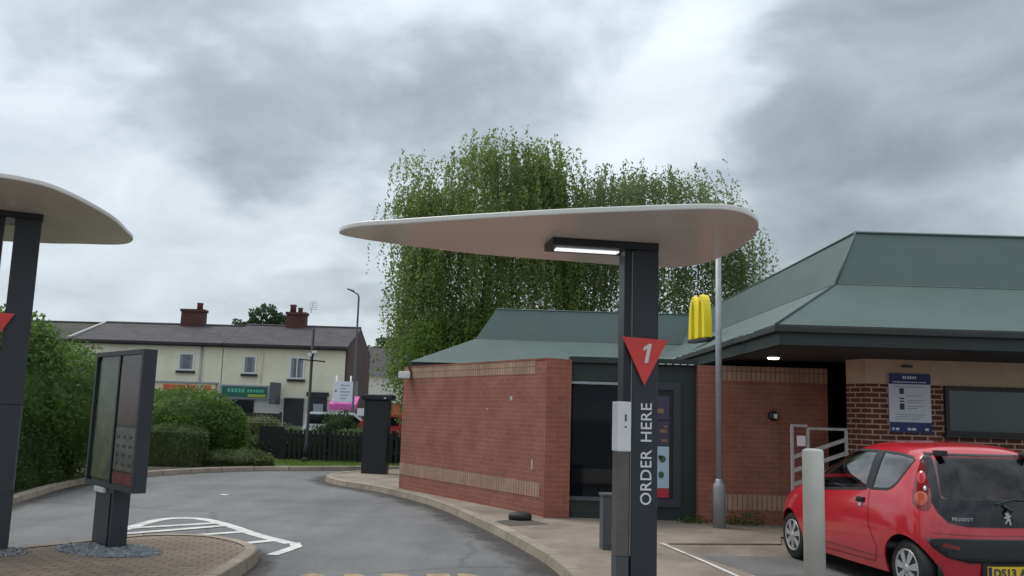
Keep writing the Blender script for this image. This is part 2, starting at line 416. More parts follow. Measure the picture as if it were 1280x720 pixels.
M['alloy'] = mat('silver_wheel', (0.50, 0.51, 0.52), 0.35, metal=0.5)
M['lens_red'] = mat('red_lens', (0.48, 0.02, 0.028), 0.2, coat=1.0)
M['lens_dkred'] = mat('dark_red_lens', (0.20, 0.008, 0.012), 0.12, coat=1.0)
M['lens_or'] = mat('orange_lens', (0.44, 0.065, 0.03), 0.2, coat=1.0)
M['lens_clear'] = mat('clear_lens', (0.55, 0.57, 0.6), 0.1, coat=1.0)
M['plate'] = mat('yellow_plate', (0.78, 0.50, 0.03), 0.4)
M['bark'] = mat('bark', (0.075, 0.06, 0.048), 0.9, var=0.35, vscale=4, bump=0.8, bscale=20)
M['birchbark'] = mat('birch_bark', (0.13, 0.115, 0.10), 0.85, var=0.2, vscale=3, stain=(0.04, 0.035, 0.03), sscale=3.0)
M['birch'] = leaf_mat('birch_leaves', (0.14, 0.19, 0.05), (0.26, 0.325, 0.105), 0.6)
M['birch2'] = leaf_mat('grey_green_leaves', (0.125, 0.165, 0.062), (0.225, 0.275, 0.115), 0.6)
M['shrub_br'] = leaf_mat('bright_shrub_leaves', (0.09, 0.15, 0.03), (0.19, 0.28, 0.065), 1.0)
M['hedge'] = leaf_mat('hedge_leaves', (0.075, 0.135, 0.03), (0.16, 0.25, 0.06), 1.2)
M['hedge_dk'] = leaf_mat('dark_hedge_leaves', (0.052, 0.090, 0.03), (0.115, 0.165, 0.055), 1.4)
M['hedge_gr'] = leaf_mat('grey_green_shrub_leaves', (0.11, 0.14, 0.06), (0.20, 0.235, 0.115), 2.0)
M['conifer'] = leaf_mat('conifer_leaves', (0.032, 0.065, 0.024), (0.07, 0.115, 0.04), 2.0)
M['fartree'] = leaf_mat('far_tree_leaves', (0.040, 0.066, 0.03), (0.075, 0.105, 0.05), 0.5)
M['lowshrub'] = leaf_mat('low_shrub_leaves', (0.08, 0.115, 0.042), (0.155, 0.19, 0.08), 2.0)

# ------------------------------------------------------------------ object helpers
def tagp(o, label=None, cat=None, group=None, kind=None):
    if label: o['label'] = label
    if cat: o['category'] = cat
    if group: o['group'] = group
    if kind: o['kind'] = kind
    return o
def thing(name, label, cat, loc=(0, 0, 0), rz=0.0, group=None):
    o = bpy.data.objects.new(name, None)
    COL.objects.link(o)
    o.location = loc; o.rotation_euler = (0, 0, rz)
    o.empty_display_size = 0.2
    return tagp(o, label, cat, group)
def root_of(o):
    while o.parent: o = o.parent
    return o
def uv_box(bm):
    uvl = bm.loops.layers.uv.verify()
    for f in bm.faces:
        n = f.normal
        if abs(n.z) > 0.75:
            for l in f.loops: l[uvl].uv = (l.vert.co.x, l.vert.co.y)
        else:
            t = Vector((-n.y, n.x, 0))
            if t.length < 1e-6: t = Vector((1, 0, 0))
            t.normalize()
            if abs(t.x) > abs(t.y):
                if t.x < 0: t = -t
            elif t.y < 0: t = -t
            w = n.cross(t)
            if w.z < 0: w = -w
            for l in f.loops: l[uvl].uv = (l.vert.co.dot(t), l.vert.co.dot(w))
def obj(name, bm, m, parent=None, world=False, smooth=False, uv=True, label=None):
    bm.normal_update()
    if world and parent:
        r = root_of(parent)
        mw = Matrix.Translation(r.location) @ Matrix.Rotation(r.rotation_euler.z, 4, 'Z')
        bmesh.ops.transform(bm, matrix=mw.inverted(), verts=bm.verts)
        bm.normal_update()
    if uv: uv_box(bm)
    me = bpy.data.meshes.new(name)
    bm.to_mesh(me); bm.free()
    mats = m if isinstance(m, (list, tuple)) else [m]
    for x in mats: me.materials.append(M[x] if isinstance(x, str) else x)
    if smooth:
        me.polygons.foreach_set('use_smooth', [True] * len(me.polygons))
    o = bpy.data.objects.new(name, me)
    COL.objects.link(o)
    if parent: o.parent = parent
    if label: o['label'] = label
    return o
def copy_tree(o, parent=None):
    c = o.copy(); COL.objects.link(c)
    if parent: c.parent = parent
    for ch in [x for x in COL.objects if x.parent == o]:
        copy_tree(ch, c)
    return c
def NB(): return bmesh.new()
def box(bm, x0, x1, y0, y1, z0, z1, bev=0.0, mi=0, rot=None, piv=None):
    b = bmesh.new() if bev or rot else bm
    vs = [b.verts.new(p) for p in ((x0, y0, z0), (x1, y0, z0), (x1, y1, z0), (x0, y1, z0),
                                   (x0, y0, z1), (x1, y0, z1), (x1, y1, z1), (x0, y1, z1))]
    for q in ((0, 3, 2, 1), (4, 5, 6, 7), (0, 1, 5, 4), (1, 2, 6, 5), (2, 3, 7, 6), (3, 0, 4, 7)):
        b.faces.new([vs[i] for i in q]).material_index = mi
    if b is not bm:
        if bev: bmesh.ops.bevel(b, geom=b.edges[:], offset=bev, segments=2, profile=0.7, affect='EDGES')
        if rot:
            c = Vector(piv or ((x0 + x1) / 2, (y0 + y1) / 2, (z0 + z1) / 2))
            bmesh.ops.rotate(b, cent=c, matrix=rot, verts=b.verts)
        for f in b.faces: f.material_index = mi
        merge(bm, b)
    return bm
def merge(bm, b):
    me = bpy.data.meshes.new('tmp'); b.to_mesh(me); b.free()
    bm.from_mesh(me); bpy.data.meshes.remove(me)
def prism(bm, pts, z0, z1, mi=0, bev=0.0, seg=2):
    """polygon in x,y raised from z0 to z1"""
    b = bmesh.new()
    lo = [b.verts.new((p[0], p[1], z0)) for p in pts]
    hi = [b.verts.new((p[0], p[1], z1)) for p in pts]
    n = len(pts)
    b.faces.new(lo[::-1]); b.faces.new(hi)
    for i in range(n):
        j = (i + 1) % n
        b.faces.new((lo[i], lo[j], hi[j], hi[i]))
    bmesh.ops.recalc_face_normals(b, faces=b.faces)
    if bev:
        es = [e for e in b.edges if abs(e.verts[0].co.z - e.verts[1].co.z) < 1e-6]
        bmesh.ops.bevel(b, geom=es, offset=bev, segments=seg, profile=0.6, affect='EDGES')
    for f in b.faces: f.material_index = mi
    merge(bm, b)
    return bm
def plate(bm, pts, d, axis='y', mi=0):
    """polygon given in (a,z); axis y: a is x, extruded along y from d[0] to d[1]; axis x: a is y"""
    b = bmesh.new()
    n = len(pts)
    def P(p, t): return (p[0], t, p[1]) if axis == 'y' else (t, p[0], p[1])
    A = [b.verts.new(P(p, d[0])) for p in pts]; B = [b.verts.new(P(p, d[1])) for p in pts]
    b.faces.new(A); b.faces.new(B[::-1])
    for i in range(n):
        j = (i + 1) % n
        b.faces.new((A[j], A[i], B[i], B[j]))
    bmesh.ops.recalc_face_normals(b, faces=b.faces)
    for f in b.faces: f.material_index = mi
    merge(bm, b)
    return bm
def tube(bm, pts, rad, n=10, mi=0, caps=True):
    pts = [Vector(p) for p in pts]
    if not isinstance(rad, (list, tuple)): rad = [rad] * len(pts)
    rings = []
    for i, p in enumerate(pts):
        d = (pts[min(i + 1, len(pts) - 1)] - pts[max(i - 1, 0)]).normalized()
        a = d.cross(Vector((0.21, 0.93, 0.3)))
        if a.length < 0.1: a = d.cross(Vector((1, 0, 0)))
        a.normalize(); c = d.cross(a)
        rings.append([bm.verts.new(p + (a * math.cos(t) + c * math.sin(t)) * rad[i]) for t in [2 * PI * k / n for k in range(n)]])
    for i in range(len(pts) - 1):
        for k in range(n):
            f = bm.faces.new((rings[i][k], rings[i][(k + 1) % n], rings[i + 1][(k + 1) % n], rings[i + 1][k]))
            f.material_index = mi; f.smooth = True
    if caps:
        bm.faces.new(rings[0][::-1]).material_index = mi; bm.faces.new(rings[-1]).material_index = mi
    return bm
def lathe(bm, prof, c=(0, 0, 0), n=24, axis='z', mi=0):
    """profile (r, h) spun round the axis"""
    rings = []
    for r, h in prof:
        ring = []
        for k in range(n):
            t = 2 * PI * k / n
            if axis == 'z': p = (c[0] + r * math.cos(t), c[1] + r * math.sin(t), c[2] + h)
            elif axis == 'x': p = (c[0] + h, c[1] + r * math.cos(t), c[2] + r * math.sin(t))
            else: p = (c[0] + r * math.cos(t), c[1] + h, c[2] + r * math.sin(t))
            ring.append(bm.verts.new(p))
        rings.append(ring)
    for i in range(len(rings) - 1):
        for k in range(n):
            f = bm.faces.new((rings[i][k], rings[i][(k + 1) % n], rings[i + 1][(k + 1) % n], rings[i + 1][k]))
            f.material_index = mi; f.smooth = True
    for rg in (rings[0], rings[-1]):
        if (rg[0].co - rg[n // 2].co).length > 1e-4:
            f = bm.faces.new(rg); f.material_index = mi
    bmesh.ops.recalc_face_normals(bm, faces=bm.faces)
    return bm
def smooth_poly(pts, sub=6, closed=True):
    out = []
    n = len(pts)
    P = [Vector((p[0], p[1], 0)) for p in pts]
    rng = range(n) if closed else range(n - 1)
    for i in rng:
        if closed: p0, p1, p2, p3 = P[i - 1], P[i], P[(i + 1) % n], P[(i + 2) % n]
        else: p0, p1, p2, p3 = P[max(i - 1, 0)], P[i], P[i + 1], P[min(i + 2, n - 1)]
        for k in range(sub):
            t = k / sub
            v = 0.5 * ((2 * p1) + (-p0 + p2) * t + (2 * p0 - 5 * p1 + 4 * p2 - p3) * t * t + (-p0 + 3 * p1 - 3 * p2 + p3) * t ** 3)
            out.append((v.x, v.y))
    if not closed: out.append((P[-1].x, P[-1].y))
    return out
def text_bm(s, size, ext=0.002, bold=0.0, align='LEFT', sx=1.0, spacing=1.0):
    cu = bpy.data.curves.new('txt', 'FONT')
    cu.body = s; cu.size = size; cu.extrude = ext; cu.offset = bold; cu.align_x = align; cu.space_character = spacing
    cu.resolution_u = 4
    o = bpy.data.objects.new('txt', cu); COL.objects.link(o)
    dg = bpy.context.evaluated_depsgraph_get()
    me = bpy.data.meshes.new_from_object(o.evaluated_get(dg))
    bm = bmesh.new(); bm.from_mesh(me)
    bpy.data.objects.remove(o); bpy.data.curves.remove(cu); bpy.data.meshes.remove(me)
    if sx != 1.0: bmesh.ops.scale(bm, vec=(sx, 1, 1), verts=bm.verts)
    for f in bm.faces: f.material_index = 0
    return bm
def xf(bm, mtx):
    bmesh.ops.transform(bm, matrix=mtx, verts=bm.verts); return bm
T = Matrix.Translation
def RX(a): return Matrix.Rotation(a, 4, 'X')
def RY(a): return Matrix.Rotation(a, 4, 'Y')
def RZ(a): return Matrix.Rotation(a, 4, 'Z')
UP = RX(PI / 2)              # lettering lying in x,y -> standing, facing -y

# ------------------------------------------------------------------ ground, road, pavements
def struct(name, bm, m, label=None):
    o = obj(name, bm, m); o['kind'] = 'structure'
    return o
def sheet(name, pts, z, m):
    bm = NB(); f = bm.faces.new([bm.verts.new((p[0], p[1], z)) for p in pts])
    if f.normal.z < 0: f.normal_flip()
    bm.normal_update()
    for f in bm.faces:
        if f.normal.z < 0: f.normal_flip()
    return struct(name, bm, m)
# one sheet to the horizon, rising half a metre to the street behind the fence
def gz(y): 
    t = min(max((y - 45.2) / 3.5, 0), 1); return 0.5 * t * t * (3 - 2 * t)
bm = NB()
xs = [-400, -120, -60, -40, -30, -20, -12, -6, 0, 6, 12, 20, 40, 120, 400]
ys = [-300, -60, -20, 0, 10, 20, 27.2, 34, 40, 45.2, 46, 46.8, 47.6, 48.7, 60, 120, 700]
gv = [[bm.verts.new((x, y, gz(y) - 0.03)) for x in xs] for y in ys]
for j in range(len(ys) - 1):
    for i in range(len(xs) - 1):
        bm.faces.new((gv[j][i], gv[j][i + 1], gv[j + 1][i + 1], gv[j + 1][i]))
struct('ground', bm, 'ground')
sheet('road', [(-14, -25), (30, -25), (30, 24.9), (-2, 24.9), (-14, 24.9)], -0.006, 'asphalt')
sheet('street', [(-120, 33.5), (120, 33.5), (120, 45.0), (-120, 45.0)], -0.012, 'asphalt')
sheet('street_pavement', [(-120, 48.72), (120, 48.72), (120, 75), (-120, 75)], 0.49, 'concrete')

def offset_line(pts, d):
    out = []
    for i, p in enumerate(pts):
        a = Vector(pts[max(i - 1, 0)]); b = Vector(pts[min(i + 1, len(pts) - 1)])
        t = (b - a).normalized(); n = Vector((-t.y, t.x))
        out.append((p[0] + n.x * d, p[1] + n.y * d))
    return out
def kerb(name, line, w, z0, z1, side=1, slope=0.025, m='kerb'):
    """kerb stones along a line; w is towards the left of travel when side=1; uv runs along its length"""
    bm = NB(); uvl = bm.loops.layers.uv.verify()
    inner = offset_line(line, w * side)
    face = offset_line(line, 0.0)
    bot = offset_line(line, -slope * side)
    s = 0.0
    V = []
    for i in range(len(line)):
        if i: s += math.hypot(line[i][0] - line[i - 1][0], line[i][1] - line[i - 1][1])
        e1 = offset_line(line, 0.018 * side)[i] if True else None
        V.append((s, [bm.verts.new((*bot[i], z0)), bm.verts.new((*face[i], z1 - 0.018)), bm.verts.new((*e1, z1)), bm.verts.new((*inner[i], z1))]))
    for i in range(len(V) - 1):
        (s0, a), (s1, b) = V[i], V[i + 1]
        for k in range(3):
            f = bm.faces.new((a[k], b[k], b[k + 1], a[k + 1]))
            for l in f.loops:
                u = s0 if l.vert in a else s1
                l[uvl].uv = (u, 0.5 + 0.05 * k)
    bm.normal_update()
    for f in bm.faces:
        if f.normal.z < 0: f.normal_flip()
    me_o = obj(name, bm, m, uv=False); me_o['kind'] = 'structure'
    return me_o

# right pavement: lane edge, round its far end, then along behind the walls; car-park edge in front
lane = smooth_poly([(0.98, 3.0), (0.9, 6.5), (0.62, 9.35), (0.29, 10.96), (-0.36, 13.23), (-1.29, 15.89), (-2.49, 18.1), (-3.55, 19.4),
                    (-4.1, 20.5), (-4.2, 21.6), (-3.9, 22.6), (-3.3, 23.5), (-2.5, 24.1), (-1.6, 24.45)], 5, closed=False)
carpark = [(6.0, 24.45), (6.0, 12.45), (3.75, 12.3), (3.55, 11.62), (2.05, 11.35), (2.3, 9.9), (2.45, 7.0), (2.45, 3.0)]
bm = NB()
pav = lane + carpark
f = bm.faces.new([bm.verts.new((p[0], p[1], 0.094)) for p in pav])
bm.normal_update()
if f.normal.z < 0: f.normal_flip()
struct('pavement', bm, 'paving')
kerb('kerb', lane, 0.15, -0.02, 0.101, -1)
kerb('kerb', [(3.75, 12.3), (3.55, 11.62), (2.05, 11.35), (2.3, 9.9), (2.45, 7.0), (2.45, 3.0)], 0.1, -0.012, 0.097, -1, 0.42, 'paving')

# left island
isl = smooth_poly([(-6.3, 7.7), (-5.7, 8.7), (-5.05, 9.55), (-4.6, 10.2), (-4.2, 10.68), (-3.6, 10.78), (-3.1, 10.5), (-2.75, 10.05), (-2.62, 9.5), (-2.58, 8.4), (-2.55, 6), (-2.55, 2)], 5, closed=False)
bm = NB()
f = bm.faces.new([bm.verts.new((p[0], p[1], 0.112)) for p in isl + [(-6.7, 2), (-6.9, 6.5)]])
bm.normal_update()
if f.normal.z < 0: f.normal_flip()
o = struct('island', bm, 'blocks')
kerb('kerb', isl, 0.13, -0.02, 0.121, -1)
# far bed with its kerb
farl = smooth_poly([(-6.6, 4), (-6.95, 10), (-7.55, 13.2), (-8.1, 15.6), (-8.45, 17.6), (-8.42, 19.4), (-8.02, 20.8), (-7.3, 22.2), (-6.3, 23.2), (-5.0, 23.85), (-4.0, 24.5), (-2.8, 24.95), (-1.2, 25.1)], 5, closed=False)
bm = NB()
f = bm.faces.new([bm.verts.new((p[0], p[1], 0.075)) for p in farl + [(-1.2, 27.2), (-22, 27.2), (-22, 4)]])
bm.normal_update()
if f.normal.z < 0: f.normal_flip()
struct('flower_bed', bm, 'soil')
kerb('kerb', farl, 0.14, -0.02, 0.10, 1)
sheet('lawn', [(-7.4, 23.0), (-6.4, 23.45), (-5.0, 24.05), (-4.0, 24.7), (-2.8, 25.12), (-1.3, 25.3), (-1.3, 27.1), (-9, 27.1)], 0.09, 'grass')

# grit and damp dirt lying along the foot of the kerbs
def dirt_band(line, w, z, side):
    bm = NB(); uvl = bm.loops.layers.uv.verify()
    A = offset_line(line, 0.03 * side); B = offset_line(line, -w * side)
    va = [bm.verts.new((*p, z)) for p in A]; vb = [bm.verts.new((*p, z)) for p in B]
    for i in range(len(line) - 1):
        f = bm.faces.new((va[i], va[i + 1], vb[i + 1], vb[i]))
        for l in f.loops: l[uvl].uv = (i * .3, 0.0 if l.vert in va else 1.0)
    bm.normal_update()
    for f in bm.faces:
        if f.normal.z < 0: f.normal_flip()
    o = obj('road_dirt', bm, 'dirt', uv=False); o['kind'] = 'structure'
dirt_band(lane, 0.75, -0.002, -1)
dirt_band(isl, 0.45, -0.0025, -1)
dirt_band(farl, 0.6, -0.003, 1)
# painted markings
def strip(bm, pts, w, z):
    L = offset_line(pts, w / 2); Rr = offset_line(pts, -w / 2)
    A = [bm.verts.new((*p, z)) for p in L]; B = [bm.verts.new((*p, z)) for p in Rr]
    for i in range(len(pts) - 1):
        f = bm.faces.new((B[i], B[i + 1], A[i + 1], A[i]))
bm = NB()
hz = -0.001
strip(bm, smooth_poly([(-5.0, 11.45), (-4.98, 12.3), (-4.93, 12.95), (-4.69, 13.2), (-4.31, 13.08), (-3.75, 12.45), (-3.22, 11.75), (-2.62, 11.1)], 4, closed=False), 0.17, hz)
strip(bm, [(-2.58, 11.15), (-2.48, 10.85), (-2.6, 10.2)], 0.14, hz + 0.002)
strip(bm, [(-4.95, 12.0), (-4.02, 12.78)], 0.15, hz + 0.002)
strip(bm, [(-4.4, 11.1), (-3.42, 12.0)], 0.15, hz + 0.002)
strip(bm, [(-4.9, 11.35), (-3.85, 12.5)], 0.15, hz + 0.004)
strip(bm, [(-3.35, 10.75), (-2.82, 11.35)], 0.15, hz + 0.002)
struct('road_marking', bm, 'line')
bm = NB()
strip(bm, [(1.96, 11.3), (2.22, 9.9), (2.6, 7.6)], 0.05, 0.103)
strip(bm, [(2.6, 9.98), (3.05, 8.0)], 0.09, hz)
strip(bm, [(5.0, 8.3), (5.5, 5.5)], 0.09, hz)
struct('road_marking', bm, 'line')
bm = text_bm('ORDER', 1.0, 0.0, 0.012, 'CENTER', spacing=1.1)
xs_ = [v.co.x for v in bm.verts]; ysv = [v.co.y for v in bm.verts]
xf(bm, Matrix.Diagonal((1.98 / (max(xs_) - min(xs_)), 1.5 / (max(ysv) - min(ysv)), 1, 1)))
xf(bm, T((-0.92, 7.86, -0.001)) @ RZ(R(9.5)))
struct('road_marking', bm, 'yline')

# ------------------------------------------------------------------ restaurant building
EZ, BZ, TZ = 2.85, 3.57, 4.40
bld = thing('restaurant_building', 'low brick restaurant with green mansard roof and dark eaves, red car parked before it', 'building', (6.0, 13.0, 0))
# roof rings: (eave, break, top) for the right wing and the back wing
def quad(bm, a, b, c, d, mi=0):
    bm.faces.new([bm.verts.new(p) for p in (a, b, c, d)]).material_index = mi
XR = 22.0
E1, B1, T1 = (3.31, 10.93, EZ), (4.52, 12.15, BZ), (4.98, 12.55, TZ)
bm = NB()
# right wing: front slopes, left slopes
quad(bm, E1, (XR, 10.93, EZ), (XR, 12.15, BZ), B1)
quad(bm, B1, (XR, 12.15, BZ), (XR, 12.55, TZ), T1)
quad(bm, (3.31, 21.85, EZ), E1, B1, (4.52, 23.2, BZ))
quad(bm, (4.52, 23.2, BZ), B1, T1, (4.98, 23.6, TZ + 0.02))
# back wing: front slopes and the hip at its left end
EB, BB, TB = (-2.5, 22.0, EZ), (-0.92, 23.2, BZ), (-0.40, 23.6, TZ + 0.02)
quad(bm, EB, (3.31, 21.85, EZ), (4.52, 23.2, BZ), BB)
quad(bm, BB, (4.52, 23.2, BZ), (4.98, 23.6, TZ + 0.02), TB)
quad(bm, (-2.5, 27.5, EZ), EB, BB, (-0.92, 27.5, BZ))
quad(bm, (-0.92, 27.5, BZ), BB, TB, (-0.40, 27.5, TZ + 0.02))
# flat top of both wings
quad(bm, T1, (XR, 12.55, TZ), (XR, 27.5, TZ), (4.98, 27.5, TZ))
quad(bm, TB, (4.98, 23.6, TZ + 0.02), (4.98, 27.5, TZ), (-0.4, 27.5, TZ + 0.02))
bmesh.ops.recalc_face_normals(bm, faces=bm.faces)
bm.normal_update()
for f in bm.faces:
    if f.normal.z < 0: f.normal_flip()
roof = obj('roof', bm, 'roof_gr', bld, True)
# ridge, break and hip flashings
bm = NB()
for a, b in ((E1, B1), (B1, T1)):
    tube(bm, [Vector(a) + Vector((0, 0, 0.004)), Vector(b) + Vector((0, 0, 0.004))], 0.018, 6)
tube(bm, [(4.52, 12.15, BZ), (XR, 12.15, BZ)], 0.012, 6)
tube(bm, [(4.52, 12.15, BZ), (4.52, 23.2, BZ)], 0.012, 6)
tube(bm, [(4.98, 12.55, TZ), (XR, 12.55, TZ)], 0.025, 6)
tube(bm, [(4.98, 12.55, TZ), (4.98, 23.6, TZ)], 0.025, 6)
tube(bm, [TB, (4.98, 23.6, TZ + 0.02)], 0.02, 6)
tube(bm, [BB, (4.52, 23.2, BZ)], 0.012, 6)
obj('flashing', bm, 'roof_gr', roof, True)
bm = NB()   # fascia and gutter under the eaves
box(bm, 3.36, XR, 10.98, 11.03, 2.60, EZ - 0.012)
box(bm, 3.36, 3.41, 11.03, 21.9, 2.60, EZ - 0.012)
box(bm, -2.44, 3.36, 22.05, 22.10, 2.60, EZ - 0.012)
box(bm, -2.44, -2.39, 22.10, 27.5, 2.60, EZ - 0.012)
obj('fascia', bm, 'dkgreen', bld, True)
bm = NB()
box(bm, 3.34, XR, 10.90, 10.976, 2.755, 2.835, 0.015)
box(bm, 3.28, 3.355, 10.9, 21.9, 2.755, 2.835, 0.015)
obj('gutter', bm, 'soffit', bld, True)
bm = NB()
box(bm, 3.415, XR, 11.035, 14.2, 2.585, 2.62)
box(bm, 3.415, 6.0, 14.203, 21.9, 2.585, 2.62)
box(bm, -2.385, 6.0, 22.105, 25, 2.585, 2.62)
obj('soffit', bm, 'soffit', bld, True)
# walls: dark brick with buff band above, chamfered corner
WY = 12.72
ch = [(5.13, WY), (XR, WY), (XR, 27.5), (7.0, 27.5), (5.75, 14.9), (5.0, 13.12)]
bm = NB(); prism(bm, ch, 0.0, 2.225)
obj('brick_wall', bm, 'brick_dk', bld, True)
bm = NB(); prism(bm, [(5.135, WY + 0.006), (XR, WY + 0.006), (XR, 27.5), (7.0, 27.5), (5.755, 14.9), (5.006, 13.125)], 2.226, 2.582)
obj('render_band', bm, 'buff', bld, True)
bm = NB(); box(bm, -0.9, 4.9, 24.2, 27.4, 0, 2.58)
obj('back_wall', bm, 'brick_or', bld, True)
def window_frame(bm, x0, x1, z0, z1, y, w, d):
    box(bm, x0, x1, y, y + d, z1 - w, z1); box(bm, x0, x1, y, y + d, z0, z0 + w)
    box(bm, x0, x0 + w, y, y + d, z0 + w, z1 - w); box(bm, x1 - w, x1, y, y + d, z0 + w, z1 - w)
bm = NB(); window_frame(bm, 6.25, 7.60, 1.53, 2.215, WY - 0.05, 0.055, 0.06)
wf = obj('window', bm, 'brown', bld, True)
bm = NB(); box(bm, 6.305, 7.545, WY - 0.02, WY - 0.004, 1.585, 2.16)
obj('pane', bm, 'gglass', wf, True)
bm = NB(); box(bm, 6.22, 7.63, WY - 0.075, WY - 0.001, 1.49, 1.528)
obj('sill', bm, 'brown', wf, True)
bm = NB(); box(bm, 8.6, 10.4, WY - 0.04, WY - 0.003, 0.9, 2.2)
obj('window', bm, 'gglass', bld, True)
bm = NB(); lathe(bm, [(0, 0), (0.09, 0), (0.075, -0.025), (0, -0.03)], (3.92, 13.1, 2.584), 20)
obj('soffit_light', bm, 'lamp_lit', bld, True)
bm = NB(); box(bm, 5.66, 5.80, WY - 0.05, WY + 0.004, 2.47, 2.50, 0.008)
obj('wall_fitting', bm, 'brown', bld, True)
# dark side door in the gap behind the corner
bm = NB(); box(bm, 4.6, 5.7, 14.4, 14.45, 0.1, 2.58)
obj('side_door', bm, 'dark', bld, True)

# slanted brick screen wall, top and bottom soldier bands, end pier
def slab(bm, a, b, th, z0, z1, mi=0):
    a, b = Vector(a), Vector(b); t = (b - a).normalized(); n = Vector((-t.y, t.x)) * th
    prism(bm, [a, b, b + n, a + n], z0, z1, mi)
A, Bc = Vector((0.58, 13.84)), Vector((-2.16, 18.13))
td = (Bc - A).normalized(); nd = Vector((-td.y, td.x))     # nd points to the lane
sw = thing('brick_wall', 'long slanted orange brick wall with pale soldier bands beside the lane', 'wall', (0.5, 13.9, 0))
bm = NB()
slab(bm, A + nd * 0.0, Bc, -0.33, 0.0, 2.50)
obj('brickwork', bm, 'brick_or', sw, True)
bm = NB(); box(bm, 0.575, 0.965, 13.70, 13.95, 0.0, 2.503)
obj('pier', bm, 'brick_or', sw, True)
P1 = A + td * 0.30
bm = NB(); slab(bm, P1 + nd * 0.004, Bc + nd * 0.004, -0.02, 2.285, 2.505); obj('soldier_band', bm, 'soldier', sw, True)
bm = NB(); slab(bm, A + td * 0.12 + nd * 0.005, Bc + nd * 0.005, -0.02, 0.37, 0.60); obj('soldier_band', bm, 'soldier', sw, True)
bm = NB(); slab(bm, A + nd * 0.01, Bc + nd * 0.01, -0.35, 2.506, 2.53); obj('coping', bm, 'brick_or', sw, True)
bm = NB()
for (s, z, w, h) in ((1.0, 1.86, 0.07, 0.07), (0.34, 0.78, 0.035, 0.16), (1.75, 1.7, 0.05, 0.02), (0.3, 0.53, 0.05, 0.05)):
    c = A + td * s
    slab(bm, c + nd * 0.003 - td * w / 2, c + nd * 0.003 + td * w / 2, -0.006, z, z + h)
obj('paint_mark', bm, 'greyrend', sw, True)
# white floodlight at its far top corner
fl = thing('floodlight', 'small white floodlight on a bracket at the far end of the slanted brick wall', 'light', (-2.1, 18.0, 2.3))
bm = NB(); c = Bc - td * 0.35
box(bm, c.x - 0.26, c.x - 0.02, c.y - 0.12, c.y + 0.06, 2.28, 2.42, 0.03); obj('lamp_head', bm, 'upvc', fl, True)
bm = NB(); tube(bm, [(c.x, c.y, 2.36), (c.x - 0.05, c.y, 2.5), (c.x - 0.12, c.y, 2.75)], 0.02, 8); tube(bm, [(c.x - 0.1, c.y, 2.35), (c.x + 0.1, c.y, 2.35)], 0.02, 8)
obj('bracket', bm, 'char_dk', fl, True)

# right-hand recess wall
rw = thing('brick_wall', 'square orange brick wall behind the grey lamp post, under the eaves', 'wall', (3.9, 13.7, 0))
bm = NB(); box(bm, 2.93, 4.93, 13.70, 14.0, 0, 2.475); obj('brickwork', bm, 'brick_or', rw, True)
bm = NB(); box(bm, 3.25, 4.93, 13.694, 13.72, 2.25, 2.478); obj('soldier_band', bm, 'soldier', rw, True)
bm = NB(); box(bm, 3.25, 4.93, 13.694, 13.72, 0.30, 0.53); obj('soldier_band', bm, 'soldier', rw, True)
bl = thing('bulkhead_light', 'small round black bulkhead lamp on the brick wall by the railing', 'light', (4.08, 13.69, 1.73))
bm = NB(); lathe(bm, [(0, -0.07), (0.05, -0.07), (0.075, -0.04), (0.08, 0)], (0, 0, 0), 20, 'y'); obj('housing', bm, 'char_dk', bl)
bm = NB(); box(bm, -0.01, 0.045, -0.085, -0.071, -0.04, 0.03, 0.008); obj('lens', bm, 'upvc', bl)

# window bay between the two brick walls
wb = thing('window_bay', 'dark framed window bay with black glass and a tall poster between the brick walls', 'window', (1.95, 13.8, 0))
bm = NB(); box(bm, 0.968, 2.928, 13.86, 14.1, 0.0, 2.54); obj('wall_panel', bm, 'dkgreen', wb, True)
bm = NB(); box(bm, 0.94, 2.94, 13.76, 14.2, 2.47, 2.56); box(bm, 0.968, 2.2, 13.845, 13.858, 2.19, 2.45); obj('header', bm, 'dkgreen', wb, True)
bm = NB()
for k in range(6): box(bm, 2.22 + k * 0.115, 2.30 + k * 0.115, 13.752, 13.758, 2.475, 2.487)
obj('trim_light', bm, 'upvc', wb, True)
bm = NB(); box(bm, 0.968, 2.24, 13.79, 13.858, 2.135, 2.175); obj('top_trim', bm, 'galv', wb, True)
bm = NB(); box(bm, 0.968, 2.24, 13.81, 13.858, 0.36, 0.42); obj('sill', bm, 'char_lt', wb, True)
bm = NB(); box(bm, 0.975, 2.2, 13.83, 13.855, 0.425, 2.13); obj('pane', bm, 'dglass', wb, True)
bm = NB(); box(bm, 1.0, 2.1, 13.822, 13.829, 0.62, 0.84); bm2 = bm
obj('poster_strip', bm2, 'ctint', wb, True)
bm = NB()
window_frame(bm, 1.95, 2.68, 0.30, 2.20, 13.79, 0.12, 0.06); pf = obj('poster_case', bm, 'char', wb, True)
bm = NB(); box(bm, 2.07, 2.56, 13.815, 13.84, 0.42, 2.08); obj('backing', bm, 'dark', pf, True)
bm = NB(); box(bm, 2.07, 2.50, 13.805, 13.814, 1.62, 1.98); obj('picture', bm, 'purple', pf, True)
bm = NB(); box(bm, 2.07, 2.50, 13.805, 13.814, 1.22, 1.60); obj('picture', bm, 'purple', pf, True)
bm = NB(); box(bm, 2.07, 2.50, 13.805, 13.814, 0.58, 1.21); obj('picture', bm, 'lblue', pf, True)
bm = NB(); box(bm, 2.07, 2.50, 13.805, 13.814, 0.44, 0.575); obj('footer', bm, 'pred', pf, True)
bm = NB()
